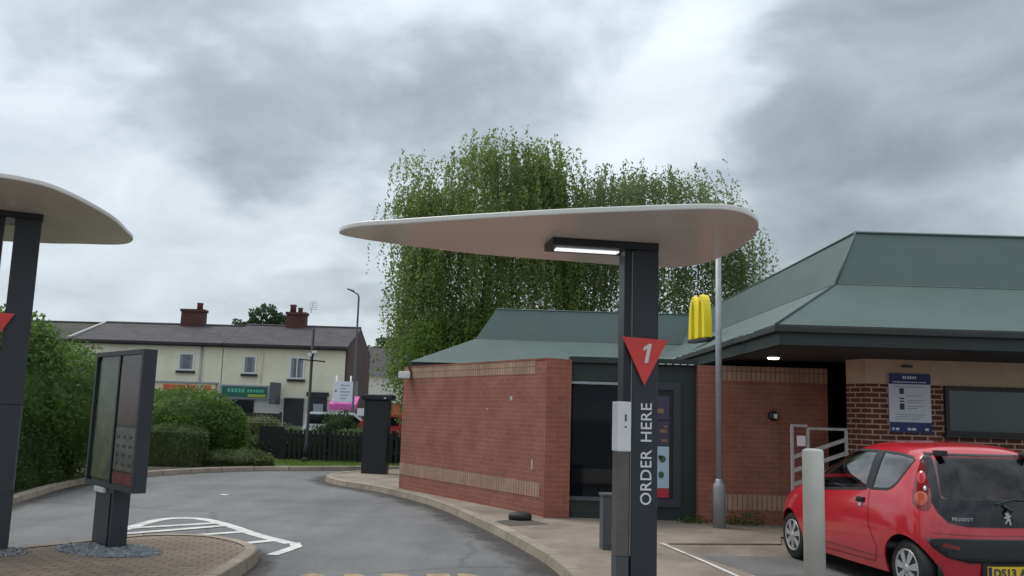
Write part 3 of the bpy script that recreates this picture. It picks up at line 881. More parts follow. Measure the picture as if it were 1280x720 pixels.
for (x, z, r_, s) in ((2.40, 1.02, .05, 1.1), (2.36, 1.05, .03, 1), (2.38, 0.78, .045, 1.2), (2.2, 1.0, .05, 1), (2.2, 0.76, .05, 1)):
    bm = NB(); plate(bm, [(x + r_ * math.cos(t), z + r_ * s * math.sin(t)) for t in [k * PI / 5 for k in range(10)]], (13.800, 13.804))
    obj('food_picture', bm, ['pgreen'], pf, True)
for (x, z, w, h) in ((2.36, 1.42, .10, .05), (2.38, 1.28, .1, .04), (2.30, 1.72, .12, .07), (2.42, 1.5, .05, .03)):
    bm = NB(); box(bm, x, x + w, 13.800, 13.804, z, z + h)
    obj('food_picture', bm, ['ptan'], pf, True)
bm = NB(); prism(bm, [(0.9, 13.96), (4.9, 14.01), (4.9, 21.9), (-1.8, 18.1)], 2.42, 2.46)
obj('flat_roof', bm, 'soffit', wb, True)

# roof sign seen nearly edge-on: two yellow arches
rs = thing('arches_sign', 'yellow double-arch sign standing edge-on on the green eaves', 'sign', (3.54, 16.4, 3.14))
bm = NB()
hw = 0.165
for s in (-1, 1):
    cy = s * hw
    outer, inner = [], []
    for k in range(17):
        t = PI * k / 16
        outer.append((cy + hw * 1.0 * math.cos(t) * 1.12, 0.80 * math.sin(t) ** 0.75))
        inner.append((cy + (hw - 0.085) * math.cos(t), 0.70 * math.sin(t) ** 0.72))
    plate(bm, outer + inner[::-1], (-0.075 + 0.004 * s, 0.075 + 0.004 * s), 'x')
obj('arches', bm, 'yellow', rs)
bm = NB(); box(bm, -0.06, 0.1, -0.42, 0.42, -0.07, -0.015, 0.01); box(bm, 0.06, 0.4, -0.03, 0.03, 0.0, 0.05); obj('bracket', bm, 'char_dk', rs)
for o_ in (rs,): o_.rotation_euler.z = R(13)

# blue and white notice
ns = thing('parking_sign', 'white notice with blue header and footer fixed to the dark brick wall', 'sign', (5.75, WY - 0.02, 1.96))
bm = NB(); box(bm, -0.3, 0.3, -0.012, 0.012, -0.42, 0.42, 0.004); obj('panel', bm, 'paper', ns)
bm = NB(); box(bm, -0.3, 0.3, -0.016, -0.0125, 0.27, 0.42); obj('header', bm, 'navy', ns)
bm = NB(); box(bm, -0.3, 0.3, -0.016, -0.0125, -0.42, -0.27); obj('footer', bm, 'navy', ns)
bm = NB()
for k, w in enumerate((.03, .022, .03, .026, .03, .022)): box(bm, -0.10 + k * 0.035, -0.10 + k * 0.035 + w * 0.9, -0.0185, -0.0165, 0.345, 0.385)
obj('header_lettering', bm, 'paper', ns); bm = NB()
for k in range(16): box(bm, -0.24 + k * 0.03, -0.24 + k * 0.03 + 0.022, -0.0185, -0.0165, 0.292, 0.308)
obj('header_lettering', bm, 'paper', ns); bm = NB()
for k, (x, w) in enumerate(((-0.27, .03), (-0.22, .05), (-0.05, .05), (0.01, .06), (0.2, .05))): bm = NB(); box(bm, x, x + w, -0.0185, -0.0165, -0.385, -0.35); obj('footer_lettering', bm, 'paper', ns)
bm = NB()
for z, h in ((0.13, .08), (0.055, .02), (0.015, .02), (-0.095, .09)):
    bm = NB(); box(bm, -0.15, -0.085, -0.0155, -0.0125, z, z + h); obj('icon', bm, 'ink', ns)
bm = NB()
for z, x, w in ((.225, -.24, .45), (.10, -.05, .22), (.035, -.05, .25), (.005, -.05, .2), (-.05, -.05, .24), (-.08, -.05, .16), (-.17, -.22, .44), (-.20, -.22, .40), (-.23, -.22, .36)):
    box(bm, x, x + w, -0.0145, -0.0125, z, z + 0.010)
obj('text_line', bm, 'greyink', ns)

# grey railing in front of the corner
rl = thing('railing', 'pale grey metal railing with sloping bars beyond the bollard', 'railing', (4.3, 12.33, 0))
bm = NB()
for x, z in ((3.94, 1.58), (4.16, 1.56), (4.69, 1.545)): box(bm, x - 0.018, x + 0.018, 12.33, 12.366, 0.0, z)
obj('post', bm, 'railing', rl, True)
bm = NB(); box(bm, 3.93, 4.15, 12.328, 12.368, 1.58, 1.615); box(bm, 4.15, 4.70, 12.328, 12.368, 1.545, 1.58); obj('top_rail', bm, 'railing', rl, True)
for k in range(6):
    z = 1.14 - k * 0.185
    bm = NB(); plate(bm, [(3.96, z), (4.67, z + 0.25), (4.67, z + 0.305), (3.96, z + 0.055)], (12.338, 12.358)); obj('sloping_bar', bm, 'railing', rl, True)
bm = NB(); box(bm, 4.0, 4.12, 12.325, 12.331, 1.32, 1.46); obj('label_plate', bm, 'upvc', rl, True)

# ------------------------------------------------------------------ order points
def canopy(parent, outline, z, th=0.048):
    pts = smooth_poly(outline, 8)
    bm = NB(); prism(bm, pts, z, z + th, bev=0.013, seg=3)
    bm.normal_update()
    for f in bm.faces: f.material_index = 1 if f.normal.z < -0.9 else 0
    return obj('canopy', bm, ['canopy', 'canopy_under'], parent, True)
rp = R(9)
op = thing('order_point', 'charcoal order post lettered ORDER HERE with red number 1 triangle and white leaf canopy', 'order post', (1.27, 8.35, 0.09), rp)
zt = 3.3 - 0.09
canopy(op, [(-1.66, 8.22), (-1.45, 7.93), (-1.02, 7.73), (-0.29, 7.42), (0.38, 7.16), (1.02, 6.96), (1.51, 6.83), (1.77, 6.87), (1.98, 7.1), (2.11, 7.43), (2.19, 7.94),
            (2.18, 8.64), (2.05, 9.28), (1.81, 9.6), (1.41, 9.62), (0.51, 9.39), (-0.35, 9.15), (-1.14, 8.74), (-1.57, 8.43)], 3.3)
bm = NB(); box(bm, -0.125, 0.125, -0.05, 0.07, 0, zt - 0.001, 0.012); col_a = obj('column', bm, 'char', op)
bm = NB(); box(bm, -0.21, -0.136, -0.04, 0.16, 0, zt - 0.002, 0.01); obj('side_plate', bm, 'char_dk', op)
bm = NB(); box(bm, -0.1355, -0.1255, -0.035, -0.02, 0.3, zt - 0.08); obj('gap_daylight', bm, 'galv', op)  # pale strip stands in for daylight showing through the gap
bm = NB(); box(bm, -0.93, 0.11, -0.10, 0.30, zt - 0.07, zt - 0.0015, 0.008, rot=None); obj('light_arm', bm, 'char_dk', op)
bm = NB(); box(bm, -0.86, -0.24, 0.05, 0.16, zt - 0.085, zt - 0.0705, 0.005); obj('led_strip', bm, 'led', op)
bm = NB(); box(bm, -0.272, -0.138, -0.072, 0.12, 1.24, 1.70, 0.02); sp = obj('speaker_unit', bm, 'wplastic', op)
for z_, h_ in ((1.52, .06), (1.46, .015)):
    bm = NB(); box(bm, -0.2, -0.186, -0.079, -0.0725, z_, z_ + h_); obj('grille', bm, 'ink', sp)
bm = NB(); box(bm, -0.265, -0.150, -0.06, 0.11, 0.30, 1.238, 0.008); obj('steel_panel', bm, 'steel', op)
bm = NB(); box(bm, -0.265, -0.150, -0.062, 0.11, 0.0, 0.297, 0.008); obj('base_panel', bm, 'char_lt', op)
for word, z_, len_ in (('ORDER', 0.755, 0.505), ('HERE', 1.325, 0.365)):
    bm = text_bm(word, 0.15, 0.002, 0.001, 'LEFT', spacing=1.06)
    L = max(v.co.x for v in bm.verts)
    xf(bm, Matrix.Diagonal((len_ / L, 1, 1, 1)))
    xf(bm, T((0.062, -0.053, z_)) @ UP @ RZ(PI / 2)); obj('lettering', bm, 'white', op)
bm = NB(); plate(bm, [(-0.235, 2.305), (0.205, 2.285), (-0.02, 1.855)], (-0.085, -0.065)); tri = obj('number_triangle', bm, 'red_sign', op)
bm = NB(); plate(bm, [(-0.022, 2.065), (0.012, 2.065), (0.048, 2.245), (0.02, 2.245), (-0.035, 2.205), (-0.03, 2.175), (0.004, 2.198)], (-0.09, -0.0855)); obj('digit', bm, 'white', tri)
bm = NB(); box(bm, -0.05, 0.05, -0.066, -0.049, 2.0, 2.25); obj('sign_bracket', bm, 'char_dk', op)

# left unit
rl_ = R(28)
op2 = thing('order_point', 'twin-plate charcoal order post at the left edge under a grey rounded canopy', 'order post', (-5.26, 9.3, 0.11), rl_)
s_ = (3.62 - 1.65) / 1.65
canopy(op2, [(x * s_, y * s_) for x, y in [(-3.89, 6.49), (-3.77, 6.59), (-3.67, 6.75), (-3.63, 7.05), (-3.64, 7.51), (-3.69, 8.0), (-3.8, 8.49), (-3.93, 8.95), (-4.18, 9.21), (-4.62, 9.24), (-5.04, 9.26),
             (-5.8, 9.1), (-6.3, 8.5), (-6.2, 7.6), (-5.6, 6.7), (-5.0, 6.2), (-4.4, 6.2)]], 3.62)
zt2 = 3.62 - 0.11
bm = NB(); box(bm, -0.09, 0.16, -0.06, 0.06, 0, zt2 - 0.001, 0.012); obj('column', bm, 'char', op2)
bm = NB(); box(bm, -0.55, -0.185, -0.05, 0.07, 0, zt2 - 0.002, 0.01); obj('side_plate', bm, 'char_dk', op2)
bm = NB(); box(bm, -0.183, -0.092, -0.03, 0.04, zt2 - 0.13, zt2 - 0.004); obj('head_block', bm, 'galv', op2)
bm = NB(); box(bm, -0.6, 0.17, -0.10, 0.10, zt2 - 0.06, zt2 - 0.0015, 0.006); obj('light_arm', bm, 'char_dk', op2)
bm = NB(); box(bm, -0.5, 0.168, -0.075, 0.075, 1.48, 1.56, 0.006); obj('collar', bm, 'char', op2)
bm = NB(); box(bm, 0.150, 0.166, -0.062, 0.064, 0.05, 1.47); obj('edge_trim', bm, 'char_lt', op2)
bm = NB(); box(bm, -0.5, 0.165, -0.07, 0.07, 0.0, 0.62, 0.01); obj('base_panel', bm, 'char', op2)
bm = NB(); plate(bm, [(-0.46, 2.42), (0.0, 2.42), (-0.23, 2.0)], (-0.13, -0.11)); obj('number_triangle', bm, 'red_sign', op2)

# menu board on its pedestal
Lm, Rm = Vector((-5.08, 10.85)), Vector((-3.95, 9.62))
ang = math.atan2(Rm.y - Lm.y, Rm.x - Lm.x)
mc = (Lm + Rm) / 2
mc = mc * 0.94
mb = thing('menu_board', 'slanted dark two-panel menu board on a grey pedestal among pebbles', 'menu board', (mc.x - 0.04, mc.y + 0.05, 0.11), ang)
hl = (Rm - Lm).length / 2 * 0.88
bm = NB()
z0, z1 = 0.62, 2.09
window_frame(bm, -hl, hl, z0, z1, 0.0, 0.05, 0.05)
box(bm, -hl, hl, 0.05, 0.14, z0, z1, 0.0); fr = obj('case', bm, 'char', mb)
bm = NB(); box(bm, -hl + 0.05, -0.02, 0.028, 0.045, z0 + 0.05, z1 - 0.05); obj('screen', bm, 'screen', mb)
bm = NB(); box(bm, 0.02, hl - 0.05, 0.028, 0.045, z0 + 0.05, z1 - 0.05); obj('screen', bm, 'screen', mb)
bm = NB(); box(bm, -0.02, 0.02, 0.015, 0.048, z0 + 0.05, z1 - 0.05); obj('mullion', bm, 'char_dk', mb)
for (x0, x1, za, zb, c) in ((-hl + .08, -0.05, 0.7, 2.0, 'mscr1'), (0.05, hl - .08, 1.3, 1.95, 'mscr2'), (0.05, hl - .08, 0.82, 1.27, 'mscr3'), (0.05, hl - .08, 0.68, 0.8, 'mscr4')):
    if c not in M:
        cc = {'mscr1': (0.075, 0.10, 0.04), 'mscr2': (0.065, 0.034, 0.028), 'mscr3': (0.11, 0.115, 0.09), 'mscr4': (0.16, 0.03, 0.025)}[c]
        M[c] = mat(c.replace('mscr', 'menu_page_'), cc, 0.22, var=0.5, vscale=5)
    bm = NB(); box(bm, x0, x1, 0.0255, 0.0275, za, zb); obj('menu_page', bm, c, mb)
bm = NB()
for k in range(12):
    bm = NB(); box(bm, 0.09 + (k % 3) * 0.19, 0.09 + (k % 3) * 0.19 + random.uniform(.07, .13), 0.0235, 0.025, 0.87 + (k // 3) * 0.095, 0.90 + (k // 3) * 0.095); obj('menu_text', bm, 'ink', mb)
bm = NB(); box(bm, -0.42, 0.14, 0.03, 0.21, 0.0, z0 - 0.002, 0.012); ped = obj('pedestal', bm, 'char', mb)
bm = NB(); box(bm, -0.1, 0.08, 0.031, 0.032, 0, 0); bm.clear(); box(bm, 0.06, 0.075, 0.018, 0.031, 0.02, z0 - 0.05); obj('seam', bm, 'char_dk', ped)
bm = NB(); box(bm, -0.38, -0.08, -0.01, 0.028, z0 - 0.06, z0 - 0.004, 0.006); obj('camera_cap', bm, 'upvc', ped)
# pebbles: one stuff object
bm = NB()
rng = random.Random(3)
def pebble_bed(cx, cy, rx, ry, n, rz=0.0):
    for _ in range(n):
        a = rng.uniform(0, 2 * PI); r = math.sqrt(rng.random())
        x, y = rx * r * math.cos(a), ry * r * math.sin(a)
        px, py = cx + x * math.cos(rz) - y * math.sin(rz), cy + x * math.sin(rz) + y * math.cos(rz)
        s = rng.uniform(0.011, 0.024)
        mt = T((px, py, 0.112 + s * 0.12 + rng.uniform(0, 0.005))) @ RZ(rng.uniform(0, 6)) @ Matrix.Diagonal((1, rng.uniform(.6, .9), rng.uniform(.5, .7), 1))
        bmesh.ops.create_icosphere(bm, subdivisions=1, radius=s, matrix=mt)
pebble_bed(-4.13, 9.5, 0.64, 0.38, 1700, R(-25))
pebble_bed(-5.2, 9.1, 0.42, 0.36, 420, R(10))
tagp(obj('pebbles', bm, 'pebble', smooth=True), 'blue-grey pebbles round the foot of the posts on the island', 'pebbles', kind='stuff')

# ------------------------------------------------------------------ street furniture
lp = thing('lamp_post', 'slim pale grey lamp post with a thick sleeve base beside the square brick wall', 'lamp post', (3.11, 13.12, 0.09))
bm = NB(); tube(bm, [(0, 0, 0.6), (0, 0, 4.35)], [0.05, 0.042], 16); obj('shaft', bm, 'galv', lp)
bm = NB(); lathe(bm, [(0.09, 0), (0.09, 0.58), (0.083, 0.62), (0.055, 0.66), (0.05, 0.70)], n=20); obj('sleeve', bm, 'galv', lp)
bm = NB(); box(bm, 0.085, 0.094, -0.04, 0.04, 0.2, 0.5); obj('service_door', bm, 'galv', lp)
bo = thing('bollard', 'tall round light grey steel bollard in front of the red car', 'bollard', (2.89, 8.45, 0.0))
bm = NB(); lathe(bm, [(0.098, 0), (0.098, 1.375), (0.09, 1.392), (0.06, 1.402), (0, 1.405)], n=32); obj('shaft', bm, 'bol', bo)
bm = NB(); lathe(bm, [(0.14, 0), (0.14, 0.012), (0.099, 0.02)], n=28); obj('base_ring', bm, 'galv', bo)
ub = thing('utility_box', 'low dark grey metal box on the pavement behind the order post', 'utility box', (1.29, 10.75, 0.09), R(6))
bm = NB(); box(bm, -0.15, 0.15, -0.1, 0.1, 0, 0.62, 0.012); obj('cabinet', bm, 'char_lt', ub)
bm = NB(); box(bm, -0.165, 0.165, -0.115, 0.115, 0.621, 0.65, 0.008); obj('lid', bm, 'char_lt', ub)
bm = NB(); box(bm, -0.12, 0.12, -0.104, -0.1005, 0.06, 0.56); obj('door', bm, 'char_lt', ub)
pc = thing('cabinet_pillar', 'tall dark charcoal rectangular cabinet with an overhanging cap at the far pavement end', 'cabinet', (-3.2, 22.0, 0.09), R(-4))
bm = NB(); box(bm, -0.34, 0.27, -0.16, 0.2, 0, 1.78, 0.015); obj('body', bm, 'char_dk', pc)
bm = NB(); box(bm, -0.41, 0.36, -0.24, 0.26, 1.782, 1.92, 0.04); obj('cap', bm, 'char_dk', pc)
bm = NB(); box(bm, 0.16, 0.21, -0.247, -0.24, 1.82, 1.85); obj('label_plate', bm, 'upvc', pc)
bm = NB(); box(bm, 0.13, 0.26, -0.164, -0.1605, 0.1, 1.7); obj('door_panel', bm, 'char_dk', pc)
dm = thing('rubber_block', 'black domed rubber block lying on the pavement by the wall corner', 'block', (0.22, 13.35, 0.094))
bm = NB(); lathe(bm, [(0.17, 0), (0.175, 0.06), (0.15, 0.10), (0.06, 0.12), (0, 0.12)], n=20); bmesh.ops.scale(bm, vec=(1, 0.8, 1), verts=bm.verts); obj('block', bm, 'rubber', dm, smooth=True)
mh = obj('manhole_cover', prism(NB(), [(-0.27, 13.02), (0.1, 12.6), (0.62, 12.95), (0.3, 13.5)], 0.09, 0.099), 'iron')
tagp(mh, 'flat worn metal inspection cover set in the pavement by the kerb', 'manhole cover')
lt = obj('litter', prism(NB(), [(-5.28, 16.6), (-5.12, 16.55), (-5.1, 16.66), (-5.26, 16.72)], -0.004, 0.012), 'upvc')
tagp(lt, 'small white scrap of litter lying on the lane', 'litter')

# black picket fence
fn = thing('picket_fence', 'low black picket fence with slatted gaps behind the lawn', 'fence', (-5.0, 25.6, 0.08))
FA, FB = Vector((-7.35, 26.45)), Vector((-1.3, 24.95 + 0.4))
ftd = (FB - FA).normalized(); flen = (FB - FA).length
bm = NB(); n_p = int(flen / 0.155)
for k in range(n_p):
    c = FA + ftd * (k * 0.155)
    if k < 5: 
        slab(bm, c, c + ftd * 0.155, 0.025, 0.08, 1.06)
        continue
    slab(bm, c, c + ftd * 0.095, 0.022, 0.12, 0.98 + 0.02 * (k % 3 == 0))
pk = obj('pickets', bm, 'fence', fn, True)
bm = NB()
for z in (0.36, 0.78): slab(bm, FA + Vector((0, 0.03)), FB + Vector((0, 0.03)), 0.05, z, z + 0.09)
obj('rail', bm, 'fence', fn, True)
for k in range(4):
    c = FA + ftd * (k * flen / 3.03)
    bm = NB(); slab(bm, c + Vector((0, 0.09)), c + ftd * 0.1 + Vector((0, 0.09)), 0.1, 0.05, 1.05); obj('post', bm, 'fence', fn, True)

# black camera post by the fence
cp = thing('camera_post', 'thin black post with a white camera and short cross arm behind the lawn', 'post', (-5.78, 25.75, 0.08))
bm = NB(); tube(bm, [(0, 0, 0), (0, 0, 0.5), (0, 0, 0.52), (0, 0, 3.85)], [0.075, 0.07, 0.045, 0.04], 12); obj('shaft', bm, 'fence', cp)
bm = NB(); tube(bm, [(-0.35, 0, 2.95), (0.4, -0.05, 2.90)], 0.02, 8); obj('cross_arm', bm, 'fence', cp)
bm = NB(); box(bm, -0.09, 0.03, -0.2, 0.0, 3.02, 3.12, 0.02); box(bm, 0.02, 0.16, -0.16, 0.02, 3.12, 3.2, 0.02); obj('camera', bm, 'upvc', cp)
bm = NB(); lathe(bm, [(0, -0.06), (0.05, -0.05), (0.07, 0.0), (0.06, 0.04)], (0.02, -0.12, 3.08), 14); obj('dome', bm, 'char_dk', cp)
bm = NB(); lathe(bm, [(0.11, 0), (0.11, 0.1), (0.075, 0.14)], n=14); obj('base', bm, 'fence', cp)

# far street lamp
sl = thing('street_lamp', 'tall dark street lamp with an angled arm beside the terrace gable', 'street lamp', (-8.05, 46.0, 0.5))
bm = NB(); tube(bm, [(0, 0, 0), (0, 0, 1.2), (0, 0, 1.25), (0, 0, 6.95), (-0.04, 0, 7.1), (-0.3, 0, 7.25)], [0.09, 0.09, 0.06, 0.05, 0.04, 0.035], 10); obj('column', bm, 'char_lt', sl)
bm = NB(); plate(bm, [(-0.28, 7.21), (-0.62, 7.36), (-0.62, 7.42), (-0.26, 7.31)], (-0.09, 0.09)); obj('lantern', bm, 'char_lt', sl)

# ------------------------------------------------------------------ terrace houses
GZ = 0.55
def house_window(parent, x0, x1, z0, z1, y, sill=True, mull=False):
    bm = NB(); window_frame(bm, x0, x1, z0, z1, y - 0.05, 0.09, 0.055)
    if mull: box(bm, (x0 + x1) / 2 - 0.03, (x0 + x1) / 2 + 0.03, y - 0.048, y - 0.001, z0 + 0.09, z1 - 0.09)
    w = obj('window', bm, 'upvc', parent, True)
    bm = NB(); box(bm, x0 + 0.085, x1 - 0.085, y - 0.03, y - 0.012, z0 + 0.085, z1 - 0.085); obj('pane', bm, 'hglass', w, True)
    bm = NB()
    n = 7; ww = (x1 - x0 - 0.2) / n * 0.55
    for k in range(2):
        xa = x0 + 0.1 if k == 0 else x1 - 0.1 - 0.14
        box(bm, xa, xa + 0.14, y - 0.035, y - 0.031, z0 + 0.09, z1 - 0.09)
    obj('curtain', bm, 'net', w, True)
    if sill:
        bm = NB(); box(bm, x0 - 0.08, x1 + 0.08, y - 0.14, y - 0.002, z0 - 0.14, z0 - 0.01); obj('sill', bm, 'gutter', w, True)
def chimney(parent, x0, x1, zb, zt_, yc, pots, name='chimney'):
    bm = NB(); box(bm, x0, x1, yc - 0.35, yc + 0.35, zb, zt_ - 0.16); box(bm, x0 - 0.06, x1 + 0.06, yc - 0.41, yc + 0.41, zt_ - 0.159, zt_)
    c = obj('chimney', bm, 'chim', parent, True)
    for (px, h, r) in pots:
        bm = NB(); lathe(bm, [(r * 1.1, 0), (r, h * 0.7), (r * 1.2, h * 0.85), (r * 1.15, h), (r * 0.7, h)], (px, yc, zt_), 12); obj('chimney_pot', bm, 'pot', c, True)
def terrace(x0, x1, wall, roofm, label, ev=5.0, rg=6.5, yf=50.0, depth=8.0, gable_r=False):
    h = thing('terraced_house', label, 'house', ((x0 + x1) / 2, yf, GZ))
    bm = NB(); box(bm, x0, x1, yf, yf + depth, GZ - 0.6, ev); obj('wall', bm, wall, h, True)
    bm = NB()
    ym = yf + depth / 2
    th = 0.12
    for (ya, yb) in ((yf - 0.25, ym), (yf + depth + 0.25, ym)):
        za = ev - 0.02
        v = [(x0, ya, za), (x1, ya, za), (x1, yb, rg), (x0, yb, rg)]
        a = [bm.verts.new(p) for p in v]; b = [bm.verts.new((p[0], p[1], p[2] + th)) for p in v]
        bm.faces.new(a); bm.faces.new(b)
        for i in range(4): bm.faces.new((a[i], a[(i + 1) % 4], b[(i + 1) % 4], b[i]))
    bmesh.ops.recalc_face_normals(bm, faces=bm.faces)
    rf = obj('roof', bm, roofm, h, True)
    bm = NB(); plate(bm, [(yf, ev), (yf + depth, ev), (ym, rg)], (x0 + 0.01, x1 - 0.003), 'x'); obj('gable', bm, 'gable', h, True)
    bm = NB(); box(bm, x0, x1, yf - 0.36, yf - 0.24, ev - 0.06, ev + 0.06); box(bm, x0, x1, yf - 0.24, yf - 0.001, ev - 0.12, ev - 0.03); obj('gutter', bm, 'gutter', h, True)
    bm = NB(); tube(bm, [(x0, ym, rg + 0.12), (x1, ym, rg + 0.12)], 0.1, 8); obj('ridge', bm, roofm, rf, True)
    return h, rf
h1, r1 = terrace(-34, -24.9, 'cream', 'mossy', 'left terraced house with mossy roof half hidden by the tall bush', ev=4.98, rg=6.25)
bm = NB(); plate(bm, [(49.72, 5.1), (54, 6.38), (54, 6.5), (49.7, 5.22)], (-25.05, -24.85), 'x'); obj('verge', bm, 'lead', r1, True)
house_window(h1, -24.9 - 0.05 + 0.35 - 0.0 - 0.0 - 0.0, -23.75, 3.95, 4.42, 50.0) if False else None
h2, r2 = terrace(-24.85, -16.3, 'cream', 'slate', 'middle cream terraced house with an orange shop front behind the round hedge', rg=6.32)
house_window(h2, -24.5, -23.8, 3.7, 4.45, 50.0)
house_window(h2, -18.75, -17.85, 3.5, 4.5, 50.0)
chimney(r2, -20.2, -18.85, 6.0, 7.4, 54.0, [(-19.2, 0.42, 0.17)])
bm = NB(); tube(bm, [(-17.45, 49.9, GZ), (-17.45, 49.9, 4.9)], 0.055, 8); box(bm, -17.95, -17.4, 49.7, 49.9, 4.95, 5.05); obj('downpipe', bm, 'galv', h2, True)
bm = NB(); box(bm, -24.0, -16.5, 49.8, 49.99, 2.3, 2.78); sf = obj('shop_fascia', bm, 'cream_sign', h2, True)
bm = NB()
for x0, x1 in ((-23.8, -21.9), (-21.2, -20.1), (-19.4, -18.2), (-18.1, -17.6), (-17.1, -16.75)): box(bm, x0, x1, 49.77, 49.799, 2.4, 2.70); obj('fascia_lettering', bm, 'orange', sf, True); bm = NB()
bm.free()
bm = NB(); box(bm, -24.0, -16.5, 49.92, 49.995, 0.7, 2.28); obj('shop_window', bm, 'hglass', h2, True)
bm = NB(); box(bm, -24.0, -16.4, 49.75, 49.99, 2.79, 2.88); obj('shop_ledge', bm, 'bluegrey', h2, True)

h3, r3 = terrace(-16.25, -9.2, 'cream', 'slate', 'right-hand cream terraced house with green shop sign and dark brick gable end', rg=6.42)
house_window(h3, -15.08, -14.32, 3.42, 4.45, 50.0)
house_window(h3, -12.45, -11.6, 3.2, 4.46, 50.0, mull=True)
chimney(r3, -13.75, -12.6, 6.1, 7.4, 54.0, [(-13.45, 0.48, 0.18), (-13.0, 0.3, 0.14)])
bm = NB(); tube(bm, [(-12.35, 54, 7.4), (-12.25, 54, 8.15)], 0.015, 5)
for k in range(5): tube(bm, [(-12.5, 54.0 + 0.0, 7.6 + k * 0.12), (-12.0, 54.05, 7.65 + k * 0.12)], 0.012, 5)
obj('aerial', bm, 'galv', r3, True)
bm = NB(); tube(bm, [(-14.0, 49.93, 2.9), (-14.0, 49.93, 4.6)], 0.03, 6); obj('downpipe', bm, 'cream', h3, True)
bm = NB(); box(bm, -16.2, -9.25, 49.93, 49.996, GZ, 2.1); obj('ground_floor', bm, 'greyrend', h3, True)
bm = NB(); box(bm, -16.2, -13.4, 49.72, 49.99, 2.02, 2.78); sf = obj('shop_fascia', bm, 'bluegrey', h3, True)
bm = NB(); box(bm, -16.08, -13.55, 49.69, 49.718, 2.1, 2.7); obj('sign_panel', bm, 'greensign', sf, True)
bm = NB()
for k in range(5): box(bm, -15.75 + k * 0.2, -15.62 + k * 0.2, 49.665, 49.689, 2.36, 2.58)
obj('fascia_lettering', bm, 'greentext', sf, True); bm = NB()
for k in range(6): box(bm, -14.65 + k * 0.16, -14.54 + k * 0.16, 49.665, 49.689, 2.38, 2.54)
obj('fascia_lettering', bm, 'greentext', sf, True)
bm = NB(); box(bm, -14.6, -13.6, 49.67, 49.688, 2.12, 2.28); obj('price_strip', bm, 'olive', sf, True)
bm = NB(); box(bm, -15.6, -14.3, 49.86, 49.929, 1.0, 1.95); obj('shop_window', bm, 'dglass', h3, True)
bm = NB(); box(bm, -13.12, -12.78, 48.6, 49.7, 1.75, 2.95, 0.02); obj('hanging_sign', bm, 'char_lt', h3, True)
bm = NB(); box(bm, -12.6, -11.5, 49.85, 49.929, GZ + 0.05, 2.15); dr = obj('door', bm, 'dark', h3, True)
bm = NB()
for k in range(9): plate(bm, [(-12.55 + k * .12, 2.28), (-12.43 + k * .12, 2.28), (-12.49 + k * .12, 2.08)], (49.80, 49.84))
obj('awning_trim', bm, 'upvc', dr, True)
bm = NB(); box(bm, -11.2, -10.2, 49.85, 49.929, GZ + 0.05, 2.25); dr = obj('door', bm, 'dark', h3, True)
bm = NB(); box(bm, -10.95, -10.4, 49.83, 49.849, 1.1, 1.85); obj('door_pane', bm, 'bluegrey', dr, True)
bm = NB(); box(bm, -11.35, -10.1, 49.75, 49.85, 2.26, 2.5); obj('lintel', bm, 'dark', h3, True)
bm = NB(); box(bm, -9.31, -9.19, 49.985, 58.01, GZ - 0.5, 5.0); obj('gable_wall', bm, 'gable', h3, True)
bm = NB(); box(bm, -9.188, -9.15, 52.5, 53.7, 2.2, 3.3); obj('gable_window', bm, 'dglass', h3, True)

# white cottage beyond with orange shop front
wc = thing('cottage', 'white rendered cottage with dark slate roof and orange front beyond the terrace gable', 'house', (-7.5, 62, 0.55))
bm = NB(); box(bm, -11.5, -2.0, 62, 70, 0, 4.1); obj('wall', bm, 'wrend', wc, True)
bm = NB(); plate(bm, [(61.7, 4.0), (66, 6.2), (70.3, 4.0)], (-11.6, -1.9), 'x'); obj('roof', bm, 'slate', wc, True)
bm = NB(); box(bm, -11.4, -2.1, 61.85, 61.99, 0.5, 2.1); obj('shop_front', bm, 'shoporange', wc, True)
bm = NB(); box(bm, -7.2, -6.0, 61.9, 61.98, 2.4, 3.4); obj('window', bm, 'hglass', wc, True)
bm = NB(); box(bm, -11.4, -2.1, 61.75, 61.99, 2.1, 2.25); obj('ledge', bm, 'wrend', wc, True)

# items in the street
bw = thing('boarded_fence', 'dark brown boarded fence panel in front of the green shop', 'fence', (-11.7, 40, 0.5))
bm = NB()
for k in range(14): box(bm, -13.3 + k * 0.22, -13.3 + k * 0.22 + 0.212, 40 + 0.004 * (k % 2), 40.03, 0.45, 1.33)
obj('boards', bm, 'boards', bw, True)
bm = NB(); box(bm, -10.28, -10.18, 39.98, 40.08, 0.4, 1.4); obj('post', bm, 'boards', bw, True)
ws = thing('direction_sign', 'white directory board with lines of text on two posts before the gable', 'sign', (-8.75, 46.6, 0.5))
bm = NB(); box(bm, -9.25, -8.2, 46.6, 46.64, 1.98, 3.05, 0.01); obj('board', bm, 'paper', ws, True)
bm = NB()
for k in range(5): box(bm, -8.85, -8.85 + (0.45, .3, .5, .4, .3)[k], 46.585, 46.599, 2.83 - k * 0.17, 2.88 - k * 0.17)
obj('text_line', bm, 'greyink', ws, True)
bm = NB(); box(bm, -9.14, -9.06, 46.585, 46.599, 2.5, 2.6); obj('red_mark', bm, 'orange', ws, True)
for x in (-9.1, -8.35):
    bm = NB(); tube(bm, [(x, 46.68, 0.5), (x, 46.68, 3.35)], 0.05, 8); obj('post', bm, 'upvc', ws, True)
pa = thing('awning', 'bright pink awning below the white directory board', 'awning', (-8.7, 47.0, 0.5))
bm = NB(); plate(bm, [(46.5, 1.55), (46.52, 1.85), (47.6, 2.3), (47.6, 2.22)], (-9.4, -8.0), 'x'); obj('cloth', bm, 'pink', pa, True)
